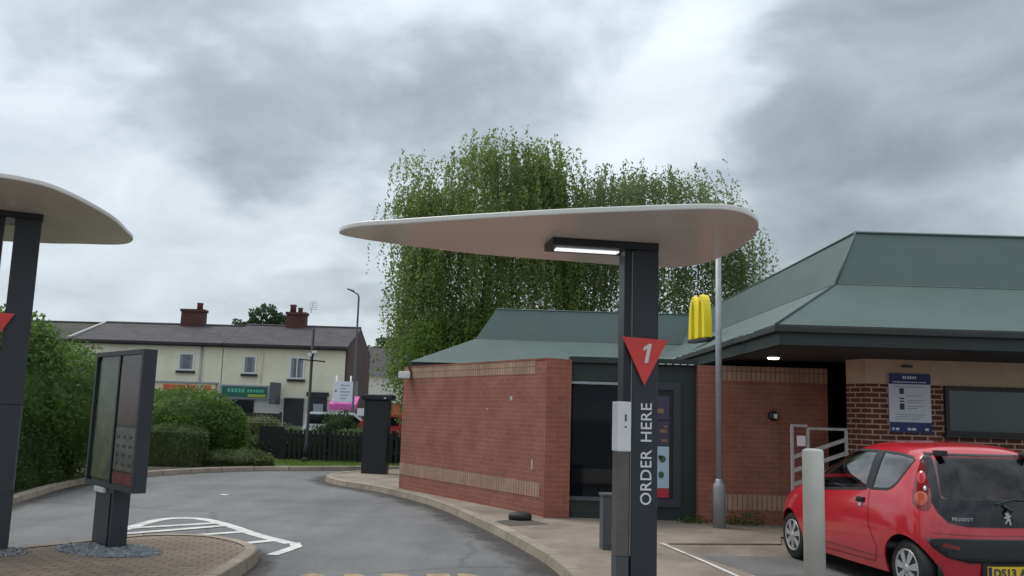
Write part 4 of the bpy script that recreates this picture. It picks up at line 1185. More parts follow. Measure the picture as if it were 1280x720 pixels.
for x in (-9.35, -8.05):
    bm = NB(); tube(bm, [(x, 46.55, 0.5), (x, 46.55, 1.7)], 0.025, 6); obj('pole', bm, 'galv', pa, True)
ss = thing('small_sign', 'small plain white sign on a short post beside the pink awning', 'sign', (-7.6, 45.9, 0.5))
bm = NB(); box(bm, -7.8, -7.45, 45.88, 45.92, 1.3, 1.68); obj('board', bm, 'upvc', ss, True)
bm = NB(); tube(bm, [(-7.62, 45.94, 0.4), (-7.62, 45.94, 1.4)], 0.03, 6); obj('post', bm, 'galv', ss, True)

def simple_car(name, label, loc, rz, L, W, Hh, paint, van=False):
    c = thing(name, label, 'car', loc, rz)
    prof = [(-L / 2, 0.3), (-L / 2, 0.75), (-L / 2 + 0.12, 0.92), (-L / 2 + (0.15 if van else 0.55), Hh - 0.05), (-L / 2 + (0.3 if van else 0.9), Hh), (L * 0.12, Hh), (L * 0.30, 0.95), (L / 2 - 0.1, 0.80), (L / 2, 0.6), (L / 2, 0.3)]
    bm = NB(); plate(bm, prof, (-W / 2, W / 2), 'y')
    bmesh.ops.bevel(bm, geom=bm.edges[:], offset=0.06, segments=2, affect='EDGES'); obj('body', bm, paint, c, smooth=False)
    for s in (-1, 1):
        y0, y1 = (s * W / 2 - 0.005, s * W / 2 + 0.01)
        bm = NB(); plate(bm, [(-L / 2 + (0.25 if van else 0.7), 0.98), (-L / 2 + (0.3 if van else 0.95), Hh - 0.1), (-0.05, Hh - 0.1), (-0.05, 0.98)], (min(y0, y1), max(y0, y1))); obj('window', bm, 'ctint', c)
        bm = NB(); plate(bm, [(0.05, 0.98), (0.05, Hh - 0.1), (L * 0.10, Hh - 0.1), (L * 0.26, 0.98)], (min(y0, y1), max(y0, y1))); obj('window', bm, 'ctint', c)
        for xx in (-L * 0.31, L * 0.31):
            bm = NB(); lathe(bm, [(0, -0.1), (0.2, -0.1), (0.31, -0.08), (0.32, 0), (0.31, 0.08), (0.2, 0.1), (0, 0.1)], (xx, s * (W / 2 - 0.08), 0.32), 18, 'y'); obj('wheel', bm, 'rubber', c)
    bm = NB(); plate(bm, [(-L / 2 + 0.2, 0)] * 0 or [(-W / 2 + .15, 1.0), (-W / 2 + .25, Hh - 0.15), (W / 2 - .25, Hh - .15), (W / 2 - .15, 1.0)], (-L / 2 - 0.0, -L / 2 + 0.02), 'x'); obj('rear_window', bm, 'ctint', c)
    return c
simple_car('parked_car', 'white car parked in the street before the dark doors', (-7.1, 38.5, -0.01), R(12), 3.5, 1.65, 1.48, 'vanw', True)
simple_car('parked_car', 'distant red car glimpsed between the charcoal cabinet and the slanted wall', (-4.6, 38.5, -0.01), R(2), 3.9, 1.7, 1.45, 'carred2')
# ------------------------------------------------------------------ red hatchback
def build_hatchback():
    car = thing('parked_car', 'small red three-door hatchback parked nose-in at the restaurant wall', 'car', (4.66, 8.9, 0.0), R(9))
    st = [
      [(0, -.13, 1.455), (.32, -.12, 1.45), (.575, -.06, 1.405), (.655, -.14, 1.2), (.735, -.235, .95), (.785, -.31, .70), (.79, -.31, .43), (.73, -.28, .22)],
      [(0, .15, 1.49), (.32, .15, 1.48), (.585, .15, 1.43), (.685, .12, 1.2), (.79, .1, .95), (.845, .08, .70), (.845, .08, .42), (.78, .08, .20)],
      [(0, .7, 1.505), (.32, .7, 1.495), (.59, .7, 1.445), (.70, .7, 1.2), (.805, .7, .93), (.845, .7, .68), (.84, .7, .42), (.78, .7, .19)],
      [(0, 1.3, 1.46), (.32, 1.28, 1.45), (.575, 1.2, 1.415), (.685, 1.28, 1.18), (.805, 1.3, .92), (.845, 1.3, .67), (.84, 1.3, .42), (.78, 1.3, .19)],
      [(0, 1.78, 1.19), (.32, 1.76, 1.185), (.625, 1.66, 1.165), (.70, 1.74, 1.04), (.80, 1.8, .90), (.84, 1.8, .66), (.84, 1.8, .42), (.78, 1.8, .19)],
      [(0, 2.2, .97), (.34, 2.18, .965), (.63, 2.1, .95), (.71, 2.15, .92), (.79, 2.2, .87), (.84, 2.2, .66), (.845, 2.2, .42), (.78, 2.2, .2)],
      [(0, 2.68, .86), (.35, 2.66, .855), (.59, 2.6, .83), (.67, 2.58, .80), (.745, 2.58, .74), (.80, 2.58, .62), (.80, 2.58, .42), (.74, 2.58, .22)],
      [(0, 2.98, .68), (.33, 2.95, .68), (.50, 2.87, .67), (.56, 2.83, .65), (.61, 2.81, .61), (.66, 2.79, .53), (.67, 2.79, .42), (.62, 2.77, .22)]]
    rear = [[(0, -.285, 1.2), (.34, -.27, 1.2)], [(0, -.385, .95), (.38, -.365, .95)], [(0, -.425, .72), (.41, -.405, .72)], [(0, -.47, .47), (.42, -.45, .47)], [(0, -.43, .22), (.4, -.41, .22)]]
    front = [[(0, 3.04, .64), (.33, 3.0, .64)], [(0, 3.06, .60), (.36, 3.0, .60)], [(0, 3.08, .52), (.38, 3.0, .52)], [(0, 3.08, .40), (.38, 3.0, .40)], [(0, 3.03, .22), (.36, 2.97, .22)]]
    bm = NB(); cache = {}
    def V(p, s):
        q = (round(p[0] * s, 5), p[1], p[2])
        if q not in cache: cache[q] = bm.verts.new(q)
        return cache[q]
    for s in (-1, 1):
        for k in range(len(st) - 1):
            for j in range(7):
                bm.faces.new([V(st[k][j], s), V(st[k][j + 1], s), V(st[k + 1][j + 1], s), V(st[k + 1][j], s)])
        for cap, S in ((rear, st[0]), (front, st[-1])):
            rows = [[S[0], S[1], S[2]]] + [[cap[i][0], cap[i][1], S[3 + i]] for i in range(5)]
            for i in range(5):
                for j in range(2):
                    bm.faces.new([V(rows[i][j], s), V(rows[i][j + 1], s), V(rows[i + 1][j + 1], s), V(rows[i + 1][j], s)])
    bmesh.ops.remove_doubles(bm, verts=bm.verts, dist=1e-4)
    bmesh.ops.recalc_face_normals(bm, faces=bm.faces)
    me = bpy.data.meshes.new('cage'); bm.to_mesh(me); bm.free()
    cage = bpy.data.objects.new('cage', me); COL.objects.link(cage)
    md = cage.modifiers.new('s', 'SUBSURF'); md.levels = 4; md.render_levels = 4
    dg = bpy.context.evaluated_depsgraph_get()
    smooth = bpy.data.meshes.new_from_object(cage.evaluated_get(dg))
    sb = bmesh.new(); sb.from_mesh(smooth)
    c = sum((v.co for v in sb.verts), Vector()) / len(sb.verts)
    bvh = BVHTree.FromBMesh(sb)
    # outward normals check
    top = max(sb.faces, key=lambda f: f.calc_center_median().z)
    if top.normal.z < 0:
        bmesh.ops.reverse_faces(sb, faces=sb.faces); sb.to_mesh(smooth)
    sb.free()
    # ---- shell with openings
    shell = bpy.data.objects.new('shell', smooth); COL.objects.link(shell)
    md = shell.modifiers.new('t', 'SOLIDIFY'); md.thickness = 0.018; md.offset = -1
    cutters = []
    def cutter(bmc):
        bmesh.ops.recalc_face_normals(bmc, faces=bmc.faces)
        m2 = bpy.data.meshes.new('cut'); bmc.to_mesh(m2); bmc.free()
        o2 = bpy.data.objects.new('cut', m2); COL.objects.link(o2); cutters.append(o2)
        b = shell.modifiers.new('b', 'BOOLEAN'); b.operation = 'DIFFERENCE'; b.object = o2; b.solver = 'EXACT'
    door_gl = [(.66, .965), (1.92, .86), (1.80, 1.00), (1.58, 1.20), (1.33, 1.34), (1.12, 1.378), (.70, 1.382)]
    qtr_gl = [(.58, .975), (.60, 1.382), (.30, 1.37), (.10, 1.345), (.04, 1.31), (.07, 1.25), (.17, 1.08), (.23, 1.02), (.31, .99)]
    def shrink(poly, d):
        cx = sum(p[0] for p in poly) / len(poly); cy = sum(p[1] for p in poly) / len(poly)
        return [(p[0] + (cx - p[0]) * d, p[1] + (cy - p[1]) * d) for p in poly]
    for g in (door_gl, qtr_gl):
        b = NB(); plate(b, shrink(g, .035), (-1.2, 1.2), 'x'); cutter(b)
    b = NB(); plate(b, [(-.50, 1.35), (-.57, 1.0), (-.52, .955), (.52, .955), (.57, 1.0), (.50, 1.35)], (-.8, .02), 'y'); cutter(b)
    b = NB()
    plate(b, [(-.46, 1.33), (-.58, 1.0), (.58, 1.0), (.46, 1.33)], (1.3, 3.0), 'y'); cutter(b)
    for ay in (0.0, 2.34):
        for s in (-1, 1):
            b = NB(); lathe(b, [(0, -.2), (.315, -.2), (.315, .2), (0, .2)], (s * .76, ay, .285), 48, 'x'); cutter(b)
    dg = bpy.context.evaluated_depsgraph_get()
    fin = bpy.data.meshes.new_from_object(shell.evaluated_get(dg))
    for o2 in cutters: bpy.data.objects.remove(o2)
    bpy.data.objects.remove(shell); bpy.data.objects.remove(cage)
    b = bmesh.new(); b.from_mesh(fin); bpy.data.meshes.remove(fin)
    for f in b.faces: f.material_index = 0
    body = obj('body', b, 'carred', car, uv=False)
    body.data.polygons.foreach_set('use_smooth', [True] * len(body.data.polygons))
    es = body.modifiers.new('e', 'EDGE_SPLIT'); es.split_angle = R(38)
    # ---- panels laid on the body surface
    def hit(o, d):
        r = bvh.ray_cast(o, d)
        return r[0], r[1]
    AX = {'L': lambda a, z: (Vector((-2, a, z)), Vector((1, 0, 0))), 'R': lambda a, z: (Vector((2, a, z)), Vector((-1, 0, 0))),
          'B': lambda a, z: (Vector((a, -2, z)), Vector((0, 1, 0))), 'F': lambda a, z: (Vector((a, 5, z)), Vector((0, -1, 0))),
          'C': lambda a, z: (Vector((a, -a, 0)) * .7071 + Vector((-1.5, -1.5, z)), Vector((1, 1, 0)).normalized()),
          'D': lambda a, z: (Vector((-a, -a, 0)) * .7071 + Vector((1.5, -1.5, z)), Vector((-1, 1, 0)).normalized())}
    def panel(name, poly, ax, m, par, off=0.004, step=.05, th=0.0, sm=True, bulge=0.0):
        b = NB()
        b.faces.new([b.verts.new((p[0], p[1], 0)) for p in poly])
        x0, x1 = min(p[0] for p in poly), max(p[0] for p in poly); z0, z1 = min(p[1] for p in poly), max(p[1] for p in poly)
        k = x0 + step
        while k < x1:
            bmesh.ops.bisect_plane(b, geom=b.verts[:] + b.edges[:] + b.faces[:], plane_co=(k, 0, 0), plane_no=(1, 0, 0)); k += step
        k = z0 + step
        while k < z1:
            bmesh.ops.bisect_plane(b, geom=b.verts[:] + b.edges[:] + b.faces[:], plane_co=(0, k, 0), plane_no=(0, 1, 0)); k += step
        cx, cz = (x0 + x1) / 2, (z0 + z1) / 2
        for v in b.verts:
            o_, d_ = AX[ax](v.co.x, v.co.y)
            p, n = hit(o_, d_)
            e = off
            if bulge:
                rr = ((v.co.x - cx) / max((x1 - x0) / 2, 1e-6)) ** 2 + ((v.co.y - cz) / max((z1 - z0) / 2, 1e-6)) ** 2
                e += bulge * max(0, 1 - rr) ** .5
            if p is None: v.co = o_ + d_ * 1.6; continue
            if n.dot(d_) > 0: n = -n
            v.co = p + n * e
        b.normal_update()
        if th:
            ext = bmesh.ops.extrude_face_region(b, geom=b.faces[:])
            d_ = AX[ax](0, 0)[1]
            for v in [g for g in ext['geom'] if isinstance(g, bmesh.types.BMVert)]: v.co -= d_ * th
        bmesh.ops.recalc_face_normals(b, faces=b.faces)
        return obj(name, b, m, par, smooth=sm, uv=False)
    def ring(name, poly, wd, ax, m, par, off=0.006):
        """border strip following an outline"""
        P = smooth_poly(poly, 3) if False else poly
        n = len(P)
        dense = []
        for i in range(n):
            a, b_ = P[i], P[(i + 1) % n]
            L = math.hypot(b_[0] - a[0], b_[1] - a[1]); m_ = max(1, int(L / .05))
            dense += [(a[0] + (b_[0] - a[0]) * k / m_, a[1] + (b_[1] - a[1]) * k / m_) for k in range(m_)]
        cx = sum(p[0] for p in dense) / len(dense); cy = sum(p[1] for p in dense) / len(dense)
        nn = len(dense); ins = []
        area = sum(dense[i][0] * dense[(i + 1) % nn][1] - dense[(i + 1) % nn][0] * dense[i][1] for i in range(nn))
        sg = 1 if area > 0 else -1
        for i in range(nn):
            a, c_ = dense[i - 1], dense[(i + 1) % nn]
            t = Vector((c_[0] - a[0], c_[1] - a[1])).normalized(); nrm = Vector((-t.y, t.x)) * sg
            ins.append((dense[i][0] + nrm.x * wd, dense[i][1] + nrm.y * wd))
        b = NB(); A_, B_ = [], []
        for lst, out in ((dense, A_), (ins, B_)):
            for p in lst:
                o_, d_ = AX[ax](*p); h, nr = hit(o_, d_)
                if h is None: h = o_ + d_ * 1.2; nr = -d_
                if nr.dot(d_) > 0: nr = -nr
                out.append(b.verts.new(h + nr * off))
        for i in range(nn):
            j = (i + 1) % nn
            b.faces.new((A_[i], A_[j], B_[j], B_[i]))
        bmesh.ops.recalc_face_normals(b, faces=b.faces)
        return obj(name, b, m, par, uv=False)
    def line(name, pts, ax, m, par, w=.007, off=0.003):
        b = NB(); rows = []
        dense = []
        for i in range(len(pts) - 1):
            a, c_ = pts[i], pts[i + 1]; k_ = max(1, int(math.hypot(c_[0] - a[0], c_[1] - a[1]) / .04))
            dense += [(a[0] + (c_[0] - a[0]) * k / k_, a[1] + (c_[1] - a[1]) * k / k_) for k in range(k_)]
        dense.append(pts[-1])
        for l_ in (offset_line(dense, w / 2), offset_line(dense, -w / 2)):
            row = []
            for p in l_:
                o_, d_ = AX[ax](*p); h, nr = hit(o_, d_)
                if h is None: h = o_ + d_ * 1.2; nr = -d_
                if nr.dot(d_) > 0: nr = -nr
                row.append(b.verts.new(h + nr * off))
            rows.append(row)
        for i in range(len(dense) - 1): b.faces.new((rows[0][i], rows[0][i + 1], rows[1][i + 1], rows[1][i]))
        return obj(name, b, m, par, uv=False)
    for ax in 'LR':
        w = panel('side_window', door_gl, ax, 'cglass', car, -.002)
        ring('window_frame', door_gl, .028, ax, 'cblack', w, .003)
        w = panel('side_window', qtr_gl, ax, 'cglass', car, -.002)
        ring('window_frame', qtr_gl, .024, ax, 'cblack', w, .003)
        panel('door_pillar', [(.57, .985), (.67, .985), (.71, 1.375), (.59, 1.375)], ax, 'cblack', car, .0045)
    # doors: shut lines and handles
    for ax in 'LR':
        line('door_seam', [(.62, 1.39), (.60, .95), (.55, .62), (.42, .42), (.50, .27), (1.80, .25), (1.93, .45), (1.95, .75), (1.90, .90)], ax, 'cblack', car)
        line('sill_crease', [(.42, .325), (1.95, .325)], ax, 'lens_dkred', car, .012)
        dh = panel('door_handle', [(.66, .84), (.80, .835), (.80, .885), (.66, .89)], ax, 'cblack', car, .006, th=.01)
        panel('handle_grip', [(.70, .795), (.76, .795), (.76, .825), (.70, .825)], ax, 'chrome', dh, .006, .03)
        panel('side_repeater', [(2.12, .74), (2.2, .74), (2.2, .775), (2.12, .775)], ax, 'lens_or', car, .005)
        b = NB(); s = -1 if ax == 'L' else 1
        box(b, min(s * .80, s * .98), max(s * .80, s * .98), 1.58, 1.68, .95, 1.06, .03); obj('door_mirror', b, 'cblack', car)
    # rear hatch: one black glass panel, see-through in its upper part
    hatch = [(-.61, 1.30), (-.54, 1.39), (.54, 1.39), (.61, 1.30), (.665, .98), (.63, .84), (.56, .75), (.40, .72), (-.40, .72), (-.56, .75), (-.63, .84), (-.665, .98)]
    hb = [(-.665, .98), (-.63, .84), (-.56, .75), (-.40, .72), (.40, .72), (.56, .75), (.63, .84), (.665, .98), (.57, .965), (-.57, .965)]
    hp = panel('hatch_panel', hb, 'B', 'ctint', car, .006)
    rwn = panel('rear_window', [(-.535, 1.366), (-.575, 1.0), (-.57, .965), (.57, .965), (.575, 1.0), (.535, 1.366)], 'B', 'rglass', car, .002)
    for poly in ([(-.665, .98), (-.57, .965), (-.575, 1.0), (-.53, 1.34), (-.54, 1.39), (-.61, 1.30)], [(.665, .98), (.57, .965), (.575, 1.0), (.53, 1.34), (.54, 1.39), (.61, 1.30)], [(-.535, 1.366), (.535, 1.366), (.54, 1.385), (-.54, 1.385)]):
        panel('window_surround', poly, 'B', 'ctint', rwn, .006)
    b = NB()
    for s in (-1, 1): box(b, s * .47 - .035, s * .47 + .035, -.2, -.06, 1.36, 1.415, .012)
    obj('hatch_hinge', b, 'cblack', car)
    b = NB(); tube(b, [(0.02, -.455, .87), (0.02, -.40, .90), (-.02, -.395, .92)], .016, 8); tube(b, [(-.09, -.385, .925), (.0, -.385, .955), (.12, -.378, .975), (.5, -.34, .965)], .010, 8)
    obj('rear_wiper', b, 'cblack', car)
    # badge: rearing heraldic lion outline, and maker's lettering at the left
    lion = [(-.30, .95), (-.10, 1.0), (.12, .92), (.22, .70), (.12, .55), (.30, .60), (.55, .50), (.62, .30), (.42, .36), (.28, .34), (.30, .10), (.48, -.05), (.42, -.35), (.60, -.75), (.42, -.90), (.28, -.80), (.22, -.45), (.02, -.25), (-.15, -.50), (-.40, -.78), (-.52, -.62), (-.28, -.30), (-.18, .02), (-.38, .12), (-.55, .02), (-.62, .18), (-.40, .38), (-.20, .42), (-.38, .58), (-.42, .78)]
    b = NB(); hz_ = hit(Vector((0, -2, .80)), Vector((0, 1, 0)))[0].y
    plate(b, [(x * .06, .80 + z * .062) for x, z in lion], (hz_ - .022, hz_ - .008)); obj('badge', b, 'chrome', car)
    b = text_bm('PEUGEOT', .042, .003, .001, 'LEFT', spacing=1.15)
    L_ = max(v.co.x for v in b.verts); h_ = hit(Vector((-.47, -2, .79)), Vector((0, 1, 0)))[0]
    xf(b, T((-.545, h_.y - .012, .775)) @ RZ(R(-9)) @ UP @ Matrix.Diagonal((.20 / L_, 1, 1, 1))); obj('lettering', b, 'chrome', car)
    # tail lamps round the corners
    tl = [(-.385, 1.325), (-.415, 1.29), (-.455, 1.13), (-.475, 1.0), (-.468, .90), (-.42, .86), (-.33, .85), (-.298, .90), (-.30, 1.0), (-.335, 1.13)]
    for ax in 'CD':
        s = 1
        P = tl
        cl = panel('tail_light', P, ax, 'lens_dkred', car, .006, .04)
        def disc(cx, cz, rx, rz): return [(cx + rx * math.cos(t), cz + rz * math.sin(t)) for t in [2 * PI * k / 18 for k in range(18)]]
        panel('lamp_lens', disc(-.395, 1.15, .042, .06), ax, 'lens_red', cl, .008, .022, bulge=.006)
        panel('lamp_lens', disc(-.388, .955, .064, .066), ax, 'lens_or', cl, .008, .022, bulge=.006)
        panel('reverse_lens', disc(-.355, 1.05, .014, .022), ax, 'lens_clear', cl, .008, .02, bulge=.01)
    # bumper insert, reflectors, plate
    bi = panel('bumper_insert', [(-.74, .60), (-.70, .52), (-.60, .44), (-.42, .40), (.42, .40), (.60, .44), (.70, .52), (.74, .60), (.6, .615), (-.6, .615)], 'B', 'cblack', car, .008, th=.012)
    for s in (-1, 1):
        panel('reflector', [(s * .63, .535), (s * .50, .51), (s * .49, .545), (s * .62, .57)], 'B', 'lens_dkred', bi, .022, .05)
    line('bumper_seam', [(-.70, .655), (-.4, .645), (.4, .645), (.70, .655)], 'B', 'lens_dkred', car, .008)
    py = hit(Vector((0, -2, .32)), Vector((0, 1, 0)))[0].y - .02
    b = NB(); box(b, -.26, .26, py - .006, py + .008, .262, .373, .002); npl = obj('number_plate', b, 'plate', car)
    b = NB(); box(b, -.256, -.222, py - .0085, py - .0065, .266, .369); obj('plate_band', b, 'navy', npl)
    b = text_bm('DS13 A', .098, .001, .0035, 'LEFT', spacing=1.05); L_ = max(v.co.x for v in b.verts)
    xf(b, T((-.205, py - .009, .283)) @ UP @ Matrix.Diagonal((.345 / L_, 1.02, 1, 1))); obj('plate_lettering', b, 'ink', npl)
    b = NB(); box(b, -.30, .30, py + .01, py + .3, .20, .40); obj('plate_recess', b, 'cblack', car)
    # front end
    panel('windscreen', [(-.50, 1.36), (-.62, .985), (.62, .985), (.50, 1.36)], 'F', 'rglass', car, .003)
    for s in (-1, 1):
        panel('headlight', [(s * .34, .60), (s * .58, .60), (s * .60, .70), (s * .45, .70)], 'F', 'lens_clear', car, .006)
    panel('grille', [(-.45, .30), (.45, .30), (.48, .47), (-.48, .47)], 'F', 'cblack', car, .006)
    b = NB(); box(b, -.26, .26, 3.03, 3.05, .40, .51); obj('front_plate', b, 'upvc', car)
    # wheels
    for ay in (0.0, 2.34):
        for s in (-1, 1):
            cx = s * .70
            b = NB(); lathe(b, [(.17, -.075), (.235, -.082), (.268, -.066), (.279, -.03), (.279, .03), (.268, .066), (.235, .082), (.17, .075)], (cx, ay, .279), 40, 'x'); ty = obj('wheel', b, 'rubber', car, smooth=True)
            b = NB(); o = s * .062
            lathe(b, [(.185, o + s * .012), (.178, o + s * .016), (.172, o), (.0, o - s * .02)], (cx, ay, .279), 36, 'x'); obj('rim_back', b, 'char_dk', ty)
            b = NB()
            lathe(b, [(.188, o), (.186, o + s * .018), (.166, o + s * .016), (.164, o)], (cx, ay, .279), 36, 'x')
            lathe(b, [(0, o + s * .03), (.035, o + s * .03), (.052, o + s * .015), (.055, o)], (cx, ay, .279), 20, 'x')
            for k in range(7):
                t = 2 * PI * k / 7 + .2
                e1 = Vector((0, math.cos(t), math.sin(t))); e2 = Vector((0, -math.sin(t), math.cos(t)))
                cc = Vector((cx, ay, .279))
                v = [b.verts.new(cc + e1 * r_ + e2 * w_ + Vector((o + s * h_, 0, 0))) for r_, w_, h_ in ((.045, -.02, .024), (.172, -.038, .014), (.172, .038, .014), (.045, .02, .024))]
                b.faces.new(v)
                v2 = [b.verts.new(q.co - Vector((s * .012, 0, 0))) for q in v]
                for i in range(4): b.faces.new((v[i], v[(i + 1) % 4], v2[(i + 1) % 4], v2[i]))
            bmesh.ops.recalc_face_normals(b, faces=b.faces)
            obj('wheel_cover', b, 'alloy', ty)
            b = NB(); lathe(b, [(.325, -.20 * s), (.325, -.09 * s)], (s * .76, ay, .285), 36, 'x')
            for f in [f for f in b.faces if len(f.verts) > 6]: b.faces.remove(f)
            obj('arch_liner', b, 'cblack', car)
    # cabin
    b = NB(); box(b, -.66, .66, -.2, 2.05, .22, .30); obj('floor', b, 'cint', car)
    for s in (-1, 1):
        b = NB(); box(b, s * .36 - .24, s * .36 + .24, .75, 1.25, .42, .60, .06); box(b, s * .36 - .22, s * .36 + .22, .60, .76, .55, 1.12, .07, rot=Matrix.Rotation(R(12), 3, 'X'))
        box(b, s * .36 - .13, s * .36 + .13, .52, .62, 1.10, 1.30, .045); obj('seat', b, 'cint', car)
    b = NB(); box(b, -.62, .62, .0, .35, .40, .56, .05); box(b, -.62, .62, -.12, .02, .50, .95, .05, rot=Matrix.Rotation(R(8), 3, 'X')); obj('rear_seat', b, 'cint', car)
    b = NB(); box(b, -.66, .66, 1.72, 2.1, .6, .93, .06); obj('dashboard', b, 'cint', car)
    b = NB(); box(b, -.42, .42, .25, 1.1, 1.40, 1.41); obj('headlining', b, 'cint', car)
build_hatchback()

# ------------------------------------------------------------------ trees, hedges and shrubs
G = np.random.default_rng(11)
def leaf_object(name, P, ln, wd, m, parent, hang=0.0, extra=None):
    """P: n x 3 leaf centres (local); each leaf is a small folded diamond"""
    n = len(P)
    u = G.normal(size=(n, 3)); u /= np.linalg.norm(u, axis=1)[:, None]
    u = u * (1 - hang) + np.array([0, 0, -1.0]) * hang
    u /= np.linalg.norm(u, axis=1)[:, None]
    v = np.cross(u, G.normal(size=(n, 3))); v /= np.linalg.norm(v, axis=1)[:, None]
    s = G.uniform(0.65, 1.25, size=(n, 1))
    V = np.empty((n, 4, 3))
    V[:, 0] = P - u * ln * s / 2; V[:, 1] = P + v * wd * s / 2
    V[:, 2] = P + u * ln * s / 2; V[:, 3] = P - v * wd * s / 2
    me = bpy.data.meshes.new(name)
    me.vertices.add(n * 4); me.vertices.foreach_set('co', V.reshape(-1))
    me.loops.add(n * 4); me.loops.foreach_set('vertex_index', np.arange(n * 4, dtype=np.int32))
    me.polygons.add(n); me.polygons.foreach_set('loop_start', np.arange(0, n * 4, 4, dtype=np.int32))
    me.polygons.foreach_set('loop_total', np.full(n, 4, dtype=np.int32))
    me.update(calc_edges=True)
    if extra is not None:
        b = bmesh.new(); b.from_mesh(me); merge(b, extra); b.to_mesh(me); b.free()
    me.materials.append(M[m])
    o = bpy.data.objects.new(name, me); COL.objects.link(o); o.parent = parent
    return o
def interp(x, pts):
    return float(np.interp(x, [p[0] for p in pts], [p[1] for p in pts]))
def hanging_tree(name, label, cat, loc, trunk, top, low, depth, ncl, nst, slen, ln, wd, m, bark, spread=0.75, step=0.11, group=None, dense=1.0):
    """top / low: crown outline as (x, z) lists in local x; clusters of drooping twigs inside it"""
    t = thing(name, label, cat, loc, group=group)
    x0, x1 = top[0][0], top[-1][0]; cx = (x0 + x1) / 2; hw_ = (x1 - x0) / 2
    bm = NB()
    tp = [Vector(p[:3]) for p in trunk]
    tube(bm, tp, [p[3] for p in trunk], 10)
    P = []
    cl = []
    for k in range(ncl):
        x = G.uniform(x0, x1)
        zt_, zl = interp(x, top), interp(x, low)
        z = zl + (zt_ - zl) * (G.random() ** 0.75)
        d = depth * math.sqrt(max(0.12, 1 - ((x - cx) / hw_) ** 2))
        cl.append(Vector((x, G.uniform(-d, d), z - 0.15)))
    nb = 30                                            # tips along the outline so that its edge is uneven and fine
    for k in range(nb):
        x = x0 + (x1 - x0) * (k + G.random()) / nb
        cl.append(Vector((x, G.uniform(-0.6, 0.6) * depth, interp(x, top) - G.uniform(-0.15, 0.85))))
    for c in cl:
        # limb from the trunk: leaves it at a lower height, arches up, then tips over
        zb = max(tp[0].z + 1.2, min(c.z - 0.9 - 0.35 * abs(c.x - tp[-1].x), tp[-1].z))
        a = tp[-1]
        for i in range(len(tp) - 1):
            if tp[i].z <= zb <= tp[i + 1].z:
                a = tp[i].lerp(tp[i + 1], (zb - tp[i].z) / (tp[i + 1].z - tp[i].z)); break
        mid = a.lerp(c, 0.55) + Vector((0, 0, 0.35 + 0.1 * G.random()))
        if G.random() < .3: tube(bm, [a, mid, c], [0.028, 0.014, 0.004], 5, caps=False)
        ns = int(nst * G.uniform(0.45, 1.4))
        for _ in range(ns):
            s0 = c + Vector((G.normal() * spread * .55, G.normal() * spread * .55, G.normal() * spread * .32))
            L = G.uniform(*slen)
            if s0.z - L < interp(s0.x, low) - 0.9: L = max(0.3, s0.z - interp(s0.x, low) + 0.9)
            out = Vector((s0.x - tp[-1].x, s0.y, 0)); out = out.normalized() * G.uniform(0.0, 0.35) if out.length > 0.1 else Vector()
            nn = max(3, int(L / step * dense))
            tt = np.linspace(0, 1, nn)
            X = s0.x + out.x * np.sqrt(tt) * L * .6; Y = s0.y + out.y * np.sqrt(tt) * L * .6
            Z = s0.z + 0.12 * np.sin(tt * 3) - L * tt ** 1.25
            q = np.stack([X, Y, Z], 1) + G.normal(size=(nn, 3)) * 0.042
            P.append(q)
    P = np.concatenate(P)
    obj('trunk', bm, bark, t)
    leaf_object('crown', P, ln, wd, m, t, 0.45)
    return t
birch_top = [(-2.75, 6.0), (-2.7, 8.7), (-2.55, 10.4), (-2.25, 9.0), (-1.8, 9.3), (-1.2, 10.2), (-0.8, 10.0), (-0.3, 10.9), (0.4, 11.2), (0.9, 10.8), (1.4, 11.1), (2.2, 10.5), (2.5, 9.7), (3.3, 8.9)]
birch_low = [(-2.75, 3.2), (-2.5, 2.7), (-1.5, 3.2), (0, 4.0), (3.3, 4.5)]
hanging_tree('birch_tree', 'tall weeping birch, highest crown behind the canopy and green roof', 'tree', (-1.0, 30.5, 0.05),
             [(0.1, 0, 0, .22), (0.2, 0, 2.5, .18), (0.0, 0.1, 5, .14), (0.3, 0, 8, .08), (0.4, 0, 10.4, .03)], birch_top, birch_low, 2.4, 170, 26, (0.5, 2.6), 0.135, 0.060, 'birch', 'birchbark', spread=0.78, step=0.072)
t2 = [(-3.0, 9.2), (-2.3, 10.0), (-1.6, 9.9), (-0.6, 10.35), (0.3, 10.35), (1.2, 9.85), (1.7, 10.15), (2.3, 9.5), (2.8, 8.6), (3.25, 7.2)]
l2 = [(-3.0, 4.2), (0, 4.0), (2.2, 4.2), (3.25, 5.6)]
hanging_tree('birch_tree', 'second birch with sparse grey-green crown right of the tall one, behind the lamp post', 'tree', (5.05, 31.0, 0.05),
             [(-0.3, 0, 0, .2), (-0.2, 0, 3, .16), (0.1, 0.1, 6, .11), (0.0, 0, 9.2, .03)], t2, l2, 2.2, 165, 22, (0.4, 2.0), 0.13, 0.058, 'birch2', 'birchbark', spread=0.8, step=0.075)
t3 = [(-1.1, 3.0), (-0.8, 4.2), (-0.4, 4.95), (0.8, 4.7), (1.9, 4.2), (2.6, 3.0)]
l3 = [(-1.1, 1.9), (0, 1.2), (2.6, 1.2)]
hanging_tree('small_tree', 'short bright green bushy tree at the foot of the weeping birch, above the slanted wall', 'tree', (-2.35, 28.7, 0.05),
             [(-0.6, 0, 0, .13), (-0.5, 0, 1.4, .1), (0, 0, 3.6, .04)], t3, l3, 1.5, 70, 30, (0.3, 0.9), 0.12, 0.065, 'shrub_br', 'bark', spread=0.6)

